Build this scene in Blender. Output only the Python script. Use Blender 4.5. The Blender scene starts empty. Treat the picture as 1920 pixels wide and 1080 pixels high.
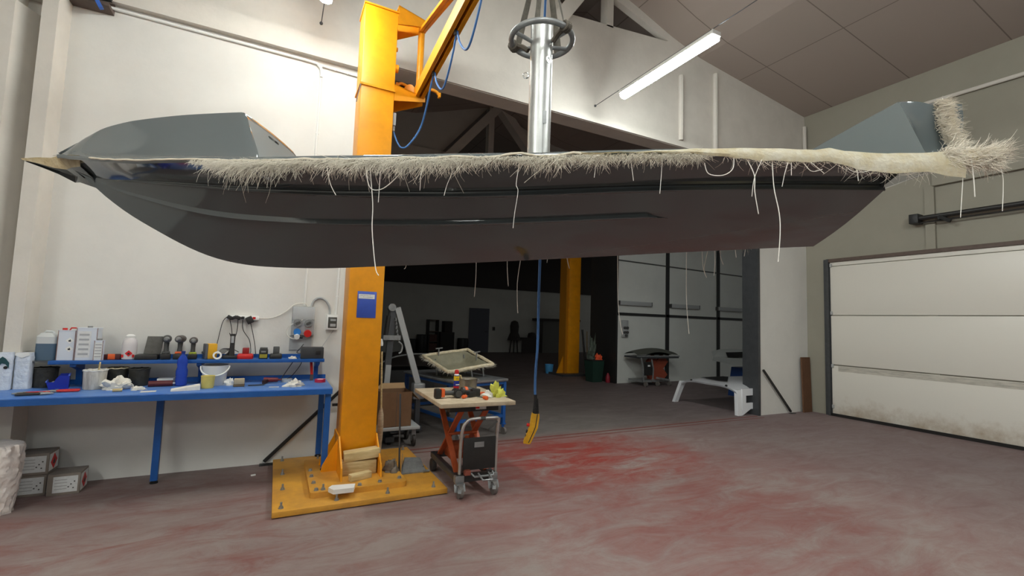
import bpy, bmesh, math, random
from mathutils import Vector, Matrix, noise as mnoise
random.seed(7)
PI = math.pi
SC = bpy.context.scene
COL = SC.collection

# ------------------------------------------------------------------ camera, world, exposure
def look(yaw, pitch, roll):
    cy, sy, cp, sp = math.cos(yaw), math.sin(yaw), math.cos(pitch), math.sin(pitch)
    f = Vector((sy*cp, cy*cp, sp)); r = Vector((cy, -sy, 0)); u = r.cross(f)
    r2 = r*math.cos(roll) + u*math.sin(roll); u2 = u*math.cos(roll) - r*math.sin(roll)
    return Matrix(((r2.x, u2.x, -f.x, 0), (r2.y, u2.y, -f.y, 0), (r2.z, u2.z, -f.z, 1.5), (0, 0, 0, 1)))
cam = bpy.data.objects.new('camera', bpy.data.cameras.new('camera')); COL.objects.link(cam)
cam.data.sensor_width = 36; cam.data.lens = 860/1920*36
cam.data.clip_start = 0.05; cam.data.clip_end = 200
cam.matrix_world = look(math.radians(27.0), math.radians(4.26), math.radians(1.89))
SC.camera = cam
W = bpy.data.worlds.new('world'); SC.world = W; W.use_nodes = True
W.node_tree.nodes['Background'].inputs[0].default_value = (0.95, 1.0, 0.97, 1)
W.node_tree.nodes['Background'].inputs[1].default_value = 0.10
vs = SC.view_settings
vs.view_transform = 'Standard'; vs.look = 'None'; vs.exposure = 0.32; vs.gamma = 1.0; vs.use_curve_mapping = False
LAMP_POWER = 96.0

# ------------------------------------------------------------------ materials
def lin(h):
    if not isinstance(h, str): return (*h, 1)
    o = []
    for i in (0, 2, 4):
        c = int(h[i:i+2], 16)/255
        o.append(c/12.92 if c <= .04045 else ((c+.055)/1.055)**2.4)
    return (*o, 1)
MATS = {}
def mat(name, col, rough=.6, metal=0., var=.0, scale=6., bump=0., bscale=40., coat=0., trans=0., alpha=1., col2=None, stretch=None, emit=0., ior=1.45, sheen=0.):
    if name in MATS: return MATS[name]
    m = bpy.data.materials.new(name); m.use_nodes = True; MATS[name] = m
    nt = m.node_tree; b = nt.nodes['Principled BSDF']
    c = lin(col)
    b.inputs['Base Color'].default_value = c
    b.inputs['Roughness'].default_value = rough; b.inputs['Metallic'].default_value = metal
    b.inputs['Coat Weight'].default_value = coat; b.inputs['Coat Roughness'].default_value = .05
    b.inputs['Transmission Weight'].default_value = trans; b.inputs['Alpha'].default_value = alpha
    b.inputs['IOR'].default_value = ior
    if emit:
        b.inputs['Emission Color'].default_value = c; b.inputs['Emission Strength'].default_value = emit
    if var or bump:
        tc = nt.nodes.new('ShaderNodeTexCoord'); mp = nt.nodes.new('ShaderNodeMapping')
        nt.links.new(tc.outputs['Object'], mp.inputs[0])
        if stretch: mp.inputs['Scale'].default_value = stretch
    if var:
        n = nt.nodes.new('ShaderNodeTexNoise'); n.inputs['Scale'].default_value = scale; n.inputs['Detail'].default_value = 5
        n.inputs['Roughness'].default_value = .65
        r = nt.nodes.new('ShaderNodeValToRGB'); nt.links.new(mp.outputs[0], n.inputs['Vector']); nt.links.new(n.outputs['Fac'], r.inputs[0])
        d = lin(col2) if col2 else tuple(x*(1-var) for x in c[:3]) + (1,)
        r.color_ramp.elements[0].position = .35; r.color_ramp.elements[1].position = .62
        r.color_ramp.elements[0].color = d; r.color_ramp.elements[1].color = c
        nt.links.new(r.outputs[0], b.inputs['Base Color'])
    if bump:
        n2 = nt.nodes.new('ShaderNodeTexNoise'); n2.inputs['Scale'].default_value = bscale; n2.inputs['Detail'].default_value = 4
        bp = nt.nodes.new('ShaderNodeBump'); bp.inputs['Strength'].default_value = bump; bp.inputs['Distance'].default_value = .02
        nt.links.new(mp.outputs[0], n2.inputs['Vector']); nt.links.new(n2.outputs['Fac'], bp.inputs['Height']); nt.links.new(bp.outputs[0], b.inputs['Normal'])
    return m

def floor_mat():
    m = bpy.data.materials.new('worn_red_floor'); m.use_nodes = True; nt = m.node_tree; N = nt.nodes; L = nt.links
    b = N['Principled BSDF']; b.inputs['Specular IOR Level'].default_value = .25
    g = N.new('ShaderNodeNewGeometry'); sep = N.new('ShaderNodeSeparateXYZ'); L.new(g.outputs['Position'], sep.inputs[0])
    def math_(op, a, c=None, clamp=False):
        n = N.new('ShaderNodeMath'); n.operation = op; n.use_clamp = clamp
        for i, v in enumerate((a, c)):
            if v is None: continue
            if isinstance(v, (int, float)): n.inputs[i].default_value = v
            else: L.new(v, n.inputs[i])
        return n.outputs[0]
    def noise(sc, detail=6, rough=.6, scale3=(1, 1, 1), rot=0., dist=0.):
        mp = N.new('ShaderNodeMapping'); mp.inputs['Scale'].default_value = scale3; mp.inputs['Rotation'].default_value = (0, 0, rot)
        L.new(g.outputs['Position'], mp.inputs[0])
        n = N.new('ShaderNodeTexNoise'); n.inputs['Scale'].default_value = sc; n.inputs['Detail'].default_value = detail
        n.inputs['Roughness'].default_value = rough; n.inputs['Distortion'].default_value = dist
        L.new(mp.outputs[0], n.inputs['Vector']); return n.outputs['Fac']
    def mix(f, a, c):
        n = N.new('ShaderNodeMix'); n.data_type = 'RGBA'
        if isinstance(f, float): n.inputs[0].default_value = f
        else: L.new(f, n.inputs[0])
        for i, v in ((6, a), (7, c)):
            if isinstance(v, tuple): n.inputs[i].default_value = v
            else: L.new(v, n.inputs[i])
        return n.outputs[2]
    def ell(x, y, rx, ry):
        dx = math_('DIVIDE', math_('SUBTRACT', sep.outputs[0], x), rx); dy = math_('DIVIDE', math_('SUBTRACT', sep.outputs[1], y), ry)
        d = math_('ADD', math_('MULTIPLY', dx, dx), math_('MULTIPLY', dy, dy))
        return math_('SUBTRACT', 1.0, d, True)
    dust, red, strong, grey = lin('938580'), lin('7f625e'), lin('923f37'), lin('5d5551')
    big = noise(.62, 8, .68, (1, 1, 1), 0, .3); streak = noise(1.5, 10, .74, (1, 2.8, 1), .25, .9); fine = noise(26, 6, .7)
    f1 = math_('MULTIPLY', math_('SUBTRACT', math_('ADD', math_('MULTIPLY', big, .6), math_('MULTIPLY', streak, .55)), .47), 4.2, True)
    base = mix(f1, dust, red)
    pt = math_('MULTIPLY', ell(3.3, 4.35, 1.7, 1.25), 1.15)
    pt2 = math_('MULTIPLY', ell(3.2, 2.9, 2.6, 2.0), .38)
    pm = math_('MAXIMUM', pt, pt2)
    f2 = math_('MULTIPLY', math_('MULTIPLY', math_('SUBTRACT', math_('ADD', math_('MULTIPLY', streak, .75), math_('MULTIPLY', big, .3)), .40), 5.0, True), pm, True)
    base = mix(f2, base, strong)
    leftred = math_('MULTIPLY', math_('MULTIPLY', math_('SUBTRACT', streak, .48), 6, True), math_('MULTIPLY', ell(-.9, 3.6, 2.6, 1.5), .5), True)
    base = mix(leftred, base, lin('84483f'))
    # grey dusty concrete in the hall behind the opening
    far = math_('MULTIPLY', math_('SUBTRACT', sep.outputs[1], 5.1), 2.2, True)
    hall = mix(f1, lin('77716d'), lin('645c58'))
    base = mix(far, base, hall)
    # right side is browner
    right = math_('MULTIPLY', math_('MULTIPLY', math_('SUBTRACT', sep.outputs[0], 4.2), .3, True), .7)
    base = mix(right, base, mix(streak, lin('857678'), lin('6c5b5b')))
    speck = math_('MULTIPLY', math_('GREATER_THAN', fine, .74), .35)
    base = mix(speck, base, lin('b5aaa2'))
    dk = math_('MULTIPLY', math_('SUBTRACT', noise(9, 6, .7), .5), .5, True)
    base = mix(dk, base, lin('4a3f3c'))
    L.new(base, b.inputs['Base Color'])
    rr = math_('ADD', math_('MULTIPLY', streak, .3), .5); L.new(rr, b.inputs['Roughness'])
    bp = N.new('ShaderNodeBump'); bp.inputs['Strength'].default_value = .12; bp.inputs['Distance'].default_value = .01
    L.new(fine, bp.inputs['Height']); L.new(bp.outputs[0], b.inputs['Normal'])
    return m

def ceiling_mat():
    m = bpy.data.materials.new('roof_panels'); m.use_nodes = True; nt = m.node_tree; N = nt.nodes; L = nt.links
    b = N['Principled BSDF']; b.inputs['Roughness'].default_value = .85
    g = N.new('ShaderNodeNewGeometry')
    br = N.new('ShaderNodeTexBrick'); L.new(g.outputs['Position'], br.inputs['Vector'])
    br.inputs['Color1'].default_value = lin('a3978f'); br.inputs['Color2'].default_value = lin('9e928a'); br.inputs['Mortar'].default_value = lin('786d67')
    br.inputs['Scale'].default_value = 1; br.inputs['Mortar Size'].default_value = .008; br.inputs['Brick Width'].default_value = 2.4; br.inputs['Row Height'].default_value = 1.2
    br.inputs['Mortar Smooth'].default_value = .1; br.offset = 0.0
    L.new(br.outputs['Color'], b.inputs['Base Color']); return m

def door_mat():
    m = bpy.data.materials.new('dirty_door_panel'); m.use_nodes = True; nt = m.node_tree; N = nt.nodes; L = nt.links
    b = N['Principled BSDF']; b.inputs['Roughness'].default_value = .38
    g = N.new('ShaderNodeNewGeometry'); sep = N.new('ShaderNodeSeparateXYZ'); L.new(g.outputs['Position'], sep.inputs[0])
    n = N.new('ShaderNodeTexNoise'); n.inputs['Scale'].default_value = 3.2; n.inputs['Detail'].default_value = 9; n.inputs['Roughness'].default_value = .7
    L.new(g.outputs['Position'], n.inputs['Vector'])
    mr = N.new('ShaderNodeMapRange'); mr.inputs[1].default_value = .75; mr.inputs[2].default_value = .1; L.new(sep.outputs[2], mr.inputs[0])
    mu = N.new('ShaderNodeMath'); mu.operation = 'MULTIPLY'; L.new(n.outputs['Fac'], mu.inputs[0]); L.new(mr.outputs[0], mu.inputs[1])
    r = N.new('ShaderNodeValToRGB'); L.new(mu.outputs[0], r.inputs[0])
    r.color_ramp.elements[0].position = .32; r.color_ramp.elements[0].color = lin('dfdbd1'); r.color_ramp.elements[1].position = .75; r.color_ramp.elements[1].color = lin('a08868')
    L.new(r.outputs[0], b.inputs['Base Color']); return m

M_wall = mat('white_wall', 'dcdad4', .75, var=.05, scale=2.5, bump=.05, bscale=30)
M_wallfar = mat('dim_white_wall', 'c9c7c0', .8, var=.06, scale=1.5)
M_conc = mat('pale_concrete', 'd4cfc6', .8, var=.07, scale=3, bump=.08, bscale=25)
M_rwall = mat('right_wall_paint', '959184', .8, var=.05, scale=2)
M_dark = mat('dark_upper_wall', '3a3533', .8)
M_dsteel = mat('dark_steel', '55575a', .45, .5, var=.15, scale=8)
M_black = mat('black_paint', '222222', .5)
M_blackp = mat('black_plastic', '2b2a29', .45, var=.2, scale=20)
M_rubber = mat('black_rubber', '1a1716', .7)
M_brown = mat('rust_brown', '5e4f47', .6, var=.2, scale=12)
M_yel = mat('crane_yellow', 'eb9a10', .42, var=.10, scale=5, col2='d98f12', bump=.04, bscale=14)
M_yelw = mat('worn_yellow_plate', 'dca03c', .5, var=.3, scale=4, col2='c08a3c')
M_galv = mat('galvanised_steel', 'c6c7c4', .38, .8, var=.18, scale=7, bump=.05, bscale=18)
M_galvd = mat('dull_zinc', '9a9c9c', .4, .45, var=.25, scale=14)
M_chrome = mat('chrome', 'd5d5d2', .18, 1.)
M_blue = mat('bench_blue', '1b58a2', .45, var=.15, scale=9)
M_bluetop = mat('bench_top_blue', '4273c0', .5, var=.3, scale=5, col2='6488c0')
M_cable = mat('blue_cable', '3f6ea8', .5)
M_white = mat('white_plastic', 'e6e6e2', .4)
M_offw = mat('offwhite_cloth', 'e2ded4', .9, var=.08, scale=30, bump=.3, bscale=60)
M_grey = mat('grey_plastic', 'a6a8a8', .5)
M_dgrey = mat('dark_grey_plastic', '4c4c4a', .5)
M_red = mat('red_plastic', 'c8231f', .4)
M_orange = mat('orange_plastic', 'e0612a', .45)
M_oran = mat('orange_steel', 'b5552f', .5, var=.25, scale=10)
M_wood = mat('raw_wood', 'd3bf90', .7, var=.25, scale=5, stretch=(1, 8, 8), col2='b89f6c')
M_ply = mat('plywood_board', 'c9baa0', .7, var=.2, scale=7, col2='ae9b80')
M_card = mat('brown_cardboard', '76583f', .85, var=.12, scale=9)
M_cardin = mat('cardboard_light', 'a2835f', .85, var=.1, scale=9)
M_hull = mat('slate_gelcoat_shaded', '3f4648', .08, coat=.65, bump=.018, bscale=4)  # same gelcoat as the deck, darkened for the hull's shade
M_deck = mat('slate_gelcoat_lit', '646b6c', .06, coat=.4, bump=.012, bscale=4)  # hull gelcoat again, lamp light on deck and cabin put into the colour
M_hullm = mat('matt_gelcoat', '788081', .55)
M_glass = mat('bare_fibreglass', 'd8cdb4', .85, var=.25, scale=25, col2='c4b592', bump=.4, bscale=60)
M_fibre = mat('glass_fibre', 'cbc4b4', .6)
M_strand = mat('white_strand', 'efece4', .5)
M_tin = mat('tin', 'd3d9e2', .4, .1)
M_label = mat('paper_label', 'dcdddc', .7, var=.1, scale=40)
M_floor = floor_mat(); M_ceil = ceiling_mat(); M_door = door_mat()
M_lamp = bpy.data.materials.new('led_diffuser'); M_lamp.use_nodes = True
_b = M_lamp.node_tree.nodes['Principled BSDF']; _b.inputs['Base Color'].default_value = (1, 1, 1, 1)
_b.inputs['Emission Color'].default_value = (.95, 1, .97, 1); _b.inputs['Emission Strength'].default_value = LAMP_POWER

# ------------------------------------------------------------------ mesh helpers
class M:
    def __init__(s): s.bm = bmesh.new()
    def box(s, x0, x1, y0, y1, z0, z1, bev=0., mx=None, seg=2):
        v = [s.bm.verts.new((x, y, z)) for z in (z0, z1) for y in (y0, y1) for x in (x0, x1)]
        f = [s.bm.faces.new([v[i] for i in q]) for q in ((0, 2, 3, 1), (4, 5, 7, 6), (0, 1, 5, 4), (2, 6, 7, 3), (0, 4, 6, 2), (1, 3, 7, 5))]
        if bev:
            es = list({e for q in f for e in q.edges})
            r = bmesh.ops.bevel(s.bm, geom=es, offset=bev, segments=seg, affect='EDGES', profile=.5)
            v = list({w for q in r['faces'] for w in q.verts} | {w for w in v if w.is_valid})
        if mx: bmesh.ops.transform(s.bm, matrix=mx, verts=v)
        return s
    def cb(s, c, d, bev=0., mx=None, seg=2):
        return s.box(c[0]-d[0]/2, c[0]+d[0]/2, c[1]-d[1]/2, c[1]+d[1]/2, c[2]-d[2]/2, c[2]+d[2]/2, bev, mx, seg)
    def ring(s, rings, close=True, cap=True):
        R = [[s.bm.verts.new(p) for p in r] for r in rings]
        n = len(R[0]); k = n if close else n-1
        for a, b in zip(R, R[1:]):
            for i in range(k):
                j = (i+1) % n
                try: s.bm.faces.new((a[i], a[j], b[j], b[i]))
                except ValueError: pass
        if cap and close:
            for r, q in ((R[0], True), (R[-1], False)):
                try: s.bm.faces.new(r[::-1] if q else r)
                except ValueError: pass
        return s
    def cyl(s, p0, p1, r0, r1=None, n=16, cap=True):
        p0, p1 = Vector(p0), Vector(p1); r1 = r0 if r1 is None else r1
        d = (p1-p0).normalized(); a = d.orthogonal().normalized(); b = d.cross(a)
        cs = [(math.cos(2*PI*i/n), math.sin(2*PI*i/n)) for i in range(n)]
        return s.ring([[p + (a*c+b*q)*r for c, q in cs] for p, r in ((p0, r0), (p1, r1))], True, cap)
    def lathe(s, prof, n=24, c=(0, 0, 0), sx=1., sy=1., cap=True):
        return s.ring([[(c[0]+r*sx*math.cos(2*PI*i/n), c[1]+r*sy*math.sin(2*PI*i/n), c[2]+z) for i in range(n)] for r, z in prof], True, cap)
    def tube(s, pts, r, n=8, closed=False):
        P = [Vector(p) for p in pts]; m = len(P); rings = []; prev = None
        for i in range(m):
            t = (P[(i+1) % m]-P[i-1]) if closed else (P[min(i+1, m-1)]-P[max(i-1, 0)])
            t = t.normalized() if t.length > 1e-9 else Vector((0, 0, 1))
            a = (prev - t*prev.dot(t)) if prev else t.orthogonal()
            a = a.normalized() if a.length > 1e-6 else t.orthogonal().normalized(); prev = a; b = t.cross(a)
            rr = r[i] if isinstance(r, (list, tuple)) else r
            rings.append([P[i] + (a*math.cos(2*PI*k/n)+b*math.sin(2*PI*k/n))*rr for k in range(n)])
        if closed: rings.append(rings[0]); return s.ring(rings, True, False)
        return s.ring(rings)
    def bar(s, p0, p1, w, h, up=(0, 0, 1), bev=0.):
        p0, p1 = Vector(p0), Vector(p1); d = (p1-p0).normalized(); u = Vector(up); a = d.cross(u)
        if a.length < 1e-4: a = d.cross(Vector((0, 1, 0)))
        a.normalize(); u = a.cross(d)
        return s.ring([[p + a*x*w/2 + u*y*h/2 for x, y in ((-1, -1), (1, -1), (1, 1), (-1, 1))] for p in (p0, p1)])
    def prism(s, poly, lo, hi, ax='z'):
        f = {'z': lambda a, b, t: (a, b, t), 'y': lambda a, b, t: (a, t, b), 'x': lambda a, b, t: (t, a, b)}[ax]
        return s.ring([[f(a, b, lo) for a, b in poly], [f(a, b, hi) for a, b in poly]])
    def sph(s, c, r, n=16, m=10, sz=1., sx=1., sy=1.):
        return s.lathe([(max(1e-4, r*math.sin(PI*i/m)), -r*sz*math.cos(PI*i/m)) for i in range(m+1)], n, c, sx, sy)
    def surf(s, grid, th=0.):
        V = [[s.bm.verts.new(p) for p in r] for r in grid]; F = []
        for a, b in zip(V, V[1:]):
            for i in range(len(a)-1):
                F.append(s.bm.faces.new((a[i], a[i+1], b[i+1], b[i])))
        if th: bmesh.ops.solidify(s.bm, geom=F, thickness=th)
        return s
    def warp(s, f):
        for v in s.bm.verts: v.co = f(v.co)
        return s
def mk(name, m, material, parent=None, off=(0, 0, 0), smooth=True, ang=38, loc=None, rz=0., kind=None, label=None):
    bm = m.bm
    bmesh.ops.recalc_face_normals(bm, faces=bm.faces)
    if smooth:
        for f in bm.faces: f.smooth = True
        la = math.radians(ang)
        for e in bm.edges:
            if len(e.link_faces) == 2 and e.calc_face_angle(0) > la: e.smooth = False
    if off != (0, 0, 0):
        o = Vector(off)
        for v in bm.verts: v.co -= o
    me = bpy.data.meshes.new(name); bm.to_mesh(me); bm.free(); me.materials.append(material)
    ob = bpy.data.objects.new(name, me); COL.objects.link(ob)
    if parent: ob.parent = parent
    if loc: ob.location = loc
    ob.rotation_euler.z = rz
    if kind: ob['kind'] = kind
    if label: ob['label'] = label
    return ob
def tag(o, label, cat, group=None, kind=None):
    o['label'] = label; o['category'] = cat
    if group: o['group'] = group
    if kind: o['kind'] = kind
    return o
def thing(name, label, cat, loc, rz=0., group=None):
    o = bpy.data.objects.new(name, None); COL.objects.link(o); o.empty_display_size = .1
    o.location = loc; o.rotation_euler.z = rz
    return tag(o, label, cat, group)
def struct(name, m, material, smooth=False):
    o = mk(name, m, material, smooth=smooth); o['kind'] = 'structure'; return o
def copy_thing(root, loc, rz, label, group=None):
    c = root.copy(); COL.objects.link(c); c.location = loc; c.rotation_euler.z = rz; c['label'] = label
    if group: c['group'] = group
    for ch in list(root.children):
        d = ch.copy(); COL.objects.link(d); d.parent = c
        for g in list(ch.children):
            e = g.copy(); COL.objects.link(e); e.parent = d
    return c
def lerp(a, b, t): return a+(b-a)*t
def interp(tab, s, k=1):
    if s <= tab[0][0]: return tab[0][k]
    for a, b in zip(tab, tab[1:]):
        if s <= b[0]: return lerp(a[k], b[k], (s-a[0])/(b[0]-a[0]))
    return tab[-1][k]
def smooth_pts(pts, n=6):
    P = [Vector(p) for p in pts]; out = []
    for i in range(len(P)-1):
        p0, p1, p2, p3 = P[max(i-1, 0)], P[i], P[i+1], P[min(i+2, len(P)-1)]
        for k in range(n):
            t = k/n
            out.append(.5*((2*p1)+(p2-p0)*t+(2*p0-5*p1+4*p2-p3)*t*t+(3*p1-p0-3*p2+p3)*t**3))
    out.append(P[-1]); return out
def crumple(m, c, sx, sy, sz, seed, n=20, k=12, amp=.45):
    """a crumpled rag or sack lying on z=0"""
    rings = []
    for i in range(k+1):
        a = PI/2*i/k; ring = []
        for j in range(n):
            th = 2*PI*j/n; d = Vector((math.cos(th)*math.cos(a), math.sin(th)*math.cos(a), math.sin(a)))
            w = 1 + amp*mnoise.noise(d*1.7+Vector((seed, 0, 0))) + amp*.6*mnoise.noise(d*4.1+Vector((0, seed, 0)))
            ring.append((c[0]+d.x*sx*w, c[1]+d.y*sy*w, c[2]+max(0, d.z*sz*w*(1+.3*mnoise.noise(d*6+Vector((seed, 3, 0)))))))
        rings.append(ring)
    return m.ring(rings)

# ------------------------------------------------------------------ setting
RX = 9.15; WY = 5.32
struct('floor', M().box(-9, 17, -9, 21, -.1, 0), M_floor)
struct('wall_left', M().box(-9, .84, WY, WY+.25, 0, 4.44), M_wall)
struct('wall_side_added', M().box(-4.5, -4.25, -9, WY, 0, 5.4), M_wall)  # unseen outer wall, added so the bow reflects something bright
struct('wall_back', M().box(7.69, RX, WY, WY+.06, 0, 4.44), M_wall)
tr = M().box(7.66, 7.70, WY-.012, WY+.30, 0, 4.44); tr.box(7.70, 7.715, WY-.015, WY, 0, 4.4)
struct('trim_1', tr, M_dsteel)
# stepped beam over the opening and along the wall
bm_ = M().box(-9, .84, WY-.075, WY+.25, 4.30, 4.50); bm_.box(-9, RX, WY-.045, WY+.25, 4.50, 4.545); bm_.box(.84, RX, WY-.06, WY+.25, 4.44, 4.50)
bm_.box(.84, RX, WY-.035, WY+.25, 4.435, 4.52)
struct('trim_2', bm_, M_conc)
ROOF = [(RX, 5.78), (6.2, 6.12), (5.5, 6.30), (4.3, 6.70), (3.1, 6.30), (2.5, 6.12), (-.6, 5.78), (-9, 4.9)]
def roofz(x): return interp(sorted(ROOF), x)
g = M()
g.prism([(RX, 4.5), (RX, 5.78), (6.2, 6.12), (5.5, 6.30), (5.42, 6.18), (4.3, 6.06), (3.5, 5.98), (3.5, 4.5)][::-1], WY, WY+.22, 'y')
g.prism([(3.5, 4.5), (3.5, 5.98), (3.1, 6.30), (2.5, 6.12), (-.6, 5.78), (-9, 4.9), (-9, 4.5)], WY, WY+.22, 'y')
struct('wall_upper', g, M_conc)
c2 = M()
c2.bar((5.5, WY+.05, 6.26), (4.3, WY+.05, 6.60), .15, .10, up=(0, 1, 0)); c2.bar((3.22, WY-.03, 5.70), (3.72, WY-.03, 6.42), .2, .16, up=(0, 1, 0))
c2.box(4.18, 4.30, WY, WY+.16, 6.03, 6.7)
struct('trim_3', c2, M_conc)
cl = M()
cl.ring([[(x, -9, z) for x, z in ROOF] + [(x, -9, z+.2) for x, z in ROOF[::-1]], [(x, 21, z) for x, z in ROOF] + [(x, 21, z+.2) for x, z in ROOF[::-1]]])
cl.ring([[(17, 5.6, 5.2), (RX, 5.6, 5.78), (RX, 5.6, 5.98), (17, 5.6, 5.4)], [(17, 21, 5.2), (RX, 21, 5.78), (RX, 21, 5.98), (17, 21, 5.4)]])
struct('ceiling', cl, M_ceil)
# right wall with a pilaster and an upper beam
rw = M().box(RX, RX+.25, -6, WY+.25, 0, 5.78); struct('wall_right', rw, M_rwall)
struct('trim_4', M().box(RX-.05, RX, 3.32, 3.44, 0, 3.88).box(RX-.08, RX, -6, 3.33, 3.86, 4.3), M_rwall)
# left pilaster: precast column with a recessed web
pl = M()
pl.box(-2.18, -2.06, WY-.26, WY, 0, 4.6); pl.box(-1.90, -1.80, WY-.26, WY, 0, 4.6); pl.box(-2.07, -1.89, WY-.26, WY, 4.12, 4.6)
pl.box(-2.07, -1.89, WY-.06, WY, 0, 4.13); pl.prism([(-2.06, WY-.26), (-2.06, WY-.05), (-1.965, WY-.05)], 0, 4.0, 'z')
struct('trim_5', pl, M_conc)
struct('trim_6', M().cyl((-1.985, WY-.262, 4.3), (-1.985, WY-.255, 4.3), .014), M_black)
# far hall
FY = 20.6
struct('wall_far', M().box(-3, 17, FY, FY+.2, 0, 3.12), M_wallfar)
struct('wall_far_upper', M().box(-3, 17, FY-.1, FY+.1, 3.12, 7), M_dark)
t2 = M(); TY = 9.9
t2.box(-3, 16, TY, TY+.2, 4.55, 5.35); t2.bar((3.1, TY, 5.05), (4.55, TY, 6.75), .2, .26, up=(0, 1, 0)); t2.bar((6.1, TY, 5.05), (4.55, TY, 6.75), .2, .26, up=(0, 1, 0))
t2.box(4.28, 4.42, TY, TY+.18, 5.2, 6.7)
struct('trim_7', t2, M_conc)
struct('wall_gable', M().prism([(-3, 5.3), (3.1, 5.3), (4.45, 6.9), (-3, 6.9)], TY+.05, TY+.15, 'y').prism([(16, 5.3), (16, 6.9), (4.65, 6.9), (6.1, 5.3)], TY+.05, TY+.15, 'y'), M_wallfar)
# spray booth block of white sheet panels
bo = M().box(7.99, 14, 9.5, 10.6, 0, 4.5); struct('wall_booth', bo, mat('booth_white', 'd2d4cf', .7, var=.05, scale=2))
struct('wall_booth_side', M().box(7.93, 7.99, 9.49, 10.6, 0, 4.5), M_black)
bt = M()
for x in (9.75, 11.83): bt.box(x-.06, x+.06, 9.47, 9.5, 0, 4.5)
bt.box(7.99, 14, 9.47, 9.5, 1.78, 1.85)
struct('trim_8', bt, M_black)
struct('trim_9', M().bar((7.99, 9.485, 3.24), (14, 9.485, 3.15), .02, .03), M_dgrey)
# floor joint at the opening
struct('trim_10', M().box(.9, 7.6, 5.285, 5.31, 0, .004).box(.9, 7.6, 5.16, 5.175, 0, .003), mat('joint_red', '7d4038', .7))
# pale concrete patch by the jamb
# door in the far wall
dr = thing('door_2', 'dark blue-grey door in far back wall of the dim hall', 'door', (8.75, FY, 0)); del dr['category']; del dr['label']; dr['kind'] = 'structure'
mk('door_leaf', M().box(-.52, .52, -.06, 0, 0, 2.12), mat('door_bluegrey', '5a5c66', .6), dr)
mk('door_handle', M().cyl((.42, -.06, 1.0), (.42, -.12, 1.0), .02).box(.3, .44, -.13, -.1, .98, 1.02), M_dsteel, dr)

# garage door in the right wall
dy0, dy1 = -1.5, 4.86
gd = bpy.data.objects.new('door_1', None); COL.objects.link(gd); gd.location = (RX, 2.4, 0); gd['kind'] = 'structure'
o = (RX, 2.4, 0)
for z0, z1 in ((.03, .905), (.925, 1.81), (1.822, 2.72), (2.728, 2.80)):
    mk('door_panel', M().box(RX-.06, RX-.02, dy0, dy1, z0, z1, .006), M_door, gd, o)
mk('panel_backing', M().box(RX-.03, RX-.005, dy0, dy1, .03, 2.8), mat('seam_grey', '8f8a80', .7), gd, o)
mk('top_rail', M().box(RX-.09, RX-.01, dy0, dy1+.05, 2.8, 2.86), M_brown, gd, o)
mk('bottom_seal', M().box(RX-.075, RX-.015, dy0, dy1+.02, .0, .05), M_rubber, gd, o)
mk('side_rail', M().box(RX-.10, RX-.03, dy1+.015, dy1+.05, 0, 2.86).box(RX-.05, RX-.03, dy1, dy1+.12, 0, 2.86), M_dsteel, gd, o)
for z in (.17, .9, 1.86, 2.74):
    mk('hinge', M().box(RX-.085, RX-.06, dy1-.035, dy1, z-.03, z+.03, .004), M_grey, gd, o)
ds = mk('grime_strip', M().box(RX-.0625, RX-.06, dy0, 4.75, .81, .9), mat('grime', 'c4bfb3', .6, var=.3, scale=6, stretch=(1, 1, 6)), gd, o)

# ------------------------------------------------------------------ lamps on their wires
M_lampdim = M_lamp.copy(); M_lampdim.name = 'led_diffuser_dim'; M_lampdim.node_tree.nodes['Principled BSDF'].inputs['Emission Strength'].default_value = LAMP_POWER*.72
def lamp(x, y0, label, z=4.6, em=None):
    t = thing('batten_lamp', label, 'lamp', (x, (y0+1.48/2), z), 0, 'LED batten lamps on wires')
    mk('housing', M().box(-.065, .065, -.74, .74, .025, .07, .008), M_white, t)
    for s in (-1, 1):
        mk('end_cap', M().box(-.065, .065, s*.74-.012, s*.74+.008, .022, .075, .006), M_white, t)
        mk('hanger_clip', M().bar((0, s*.5, .07), (0, s*.5, .12), .012, .004), M_dsteel, t)
    d = mk('diffuser', M().prism([(-.06, .03), (-.055, -.02), (-.025, -.04), (.025, -.04), (.055, -.02), (.06, .03)], -.735, .735, 'y'), em or M_lamp, t)
    return t
lamp(3.985, 3.22, 'glowing LED batten lamp hanging over the hall beside the steel post')
lamp(.235, 3.22, 'glowing LED batten lamp cut off by top edge, left of the yellow crane', em=M_lampdim)
for x, side in ((3.985, 'right-hand'), (.235, 'middle'), (-3.515, 'left-hand')):  # two unseen lamp rows, added to light the scene from the front
    for y, row in ((-.9, 'nearer'), (-5.0, 'further')):
        lamp(x, y, 'unseen LED batten lamp added behind the viewer, %s wire, %s one' % (side, row))
for x, n in ((3.985, 'thin lamp wire over the hall, tied to beam right of the steel post'), (.235, 'thin lamp wire left of the yellow crane with ball end at the wall')):
    w = thing('lamp_wire', n, 'wire', (x, WY, 4.72))
    mk('wire', M().cyl((0, 0, 0), (0, -11, 0), .005, n=6), M_dsteel, w)
    mk('anchor', M().sph((0, -.01, 0), .018), M_dsteel, w)
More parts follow.
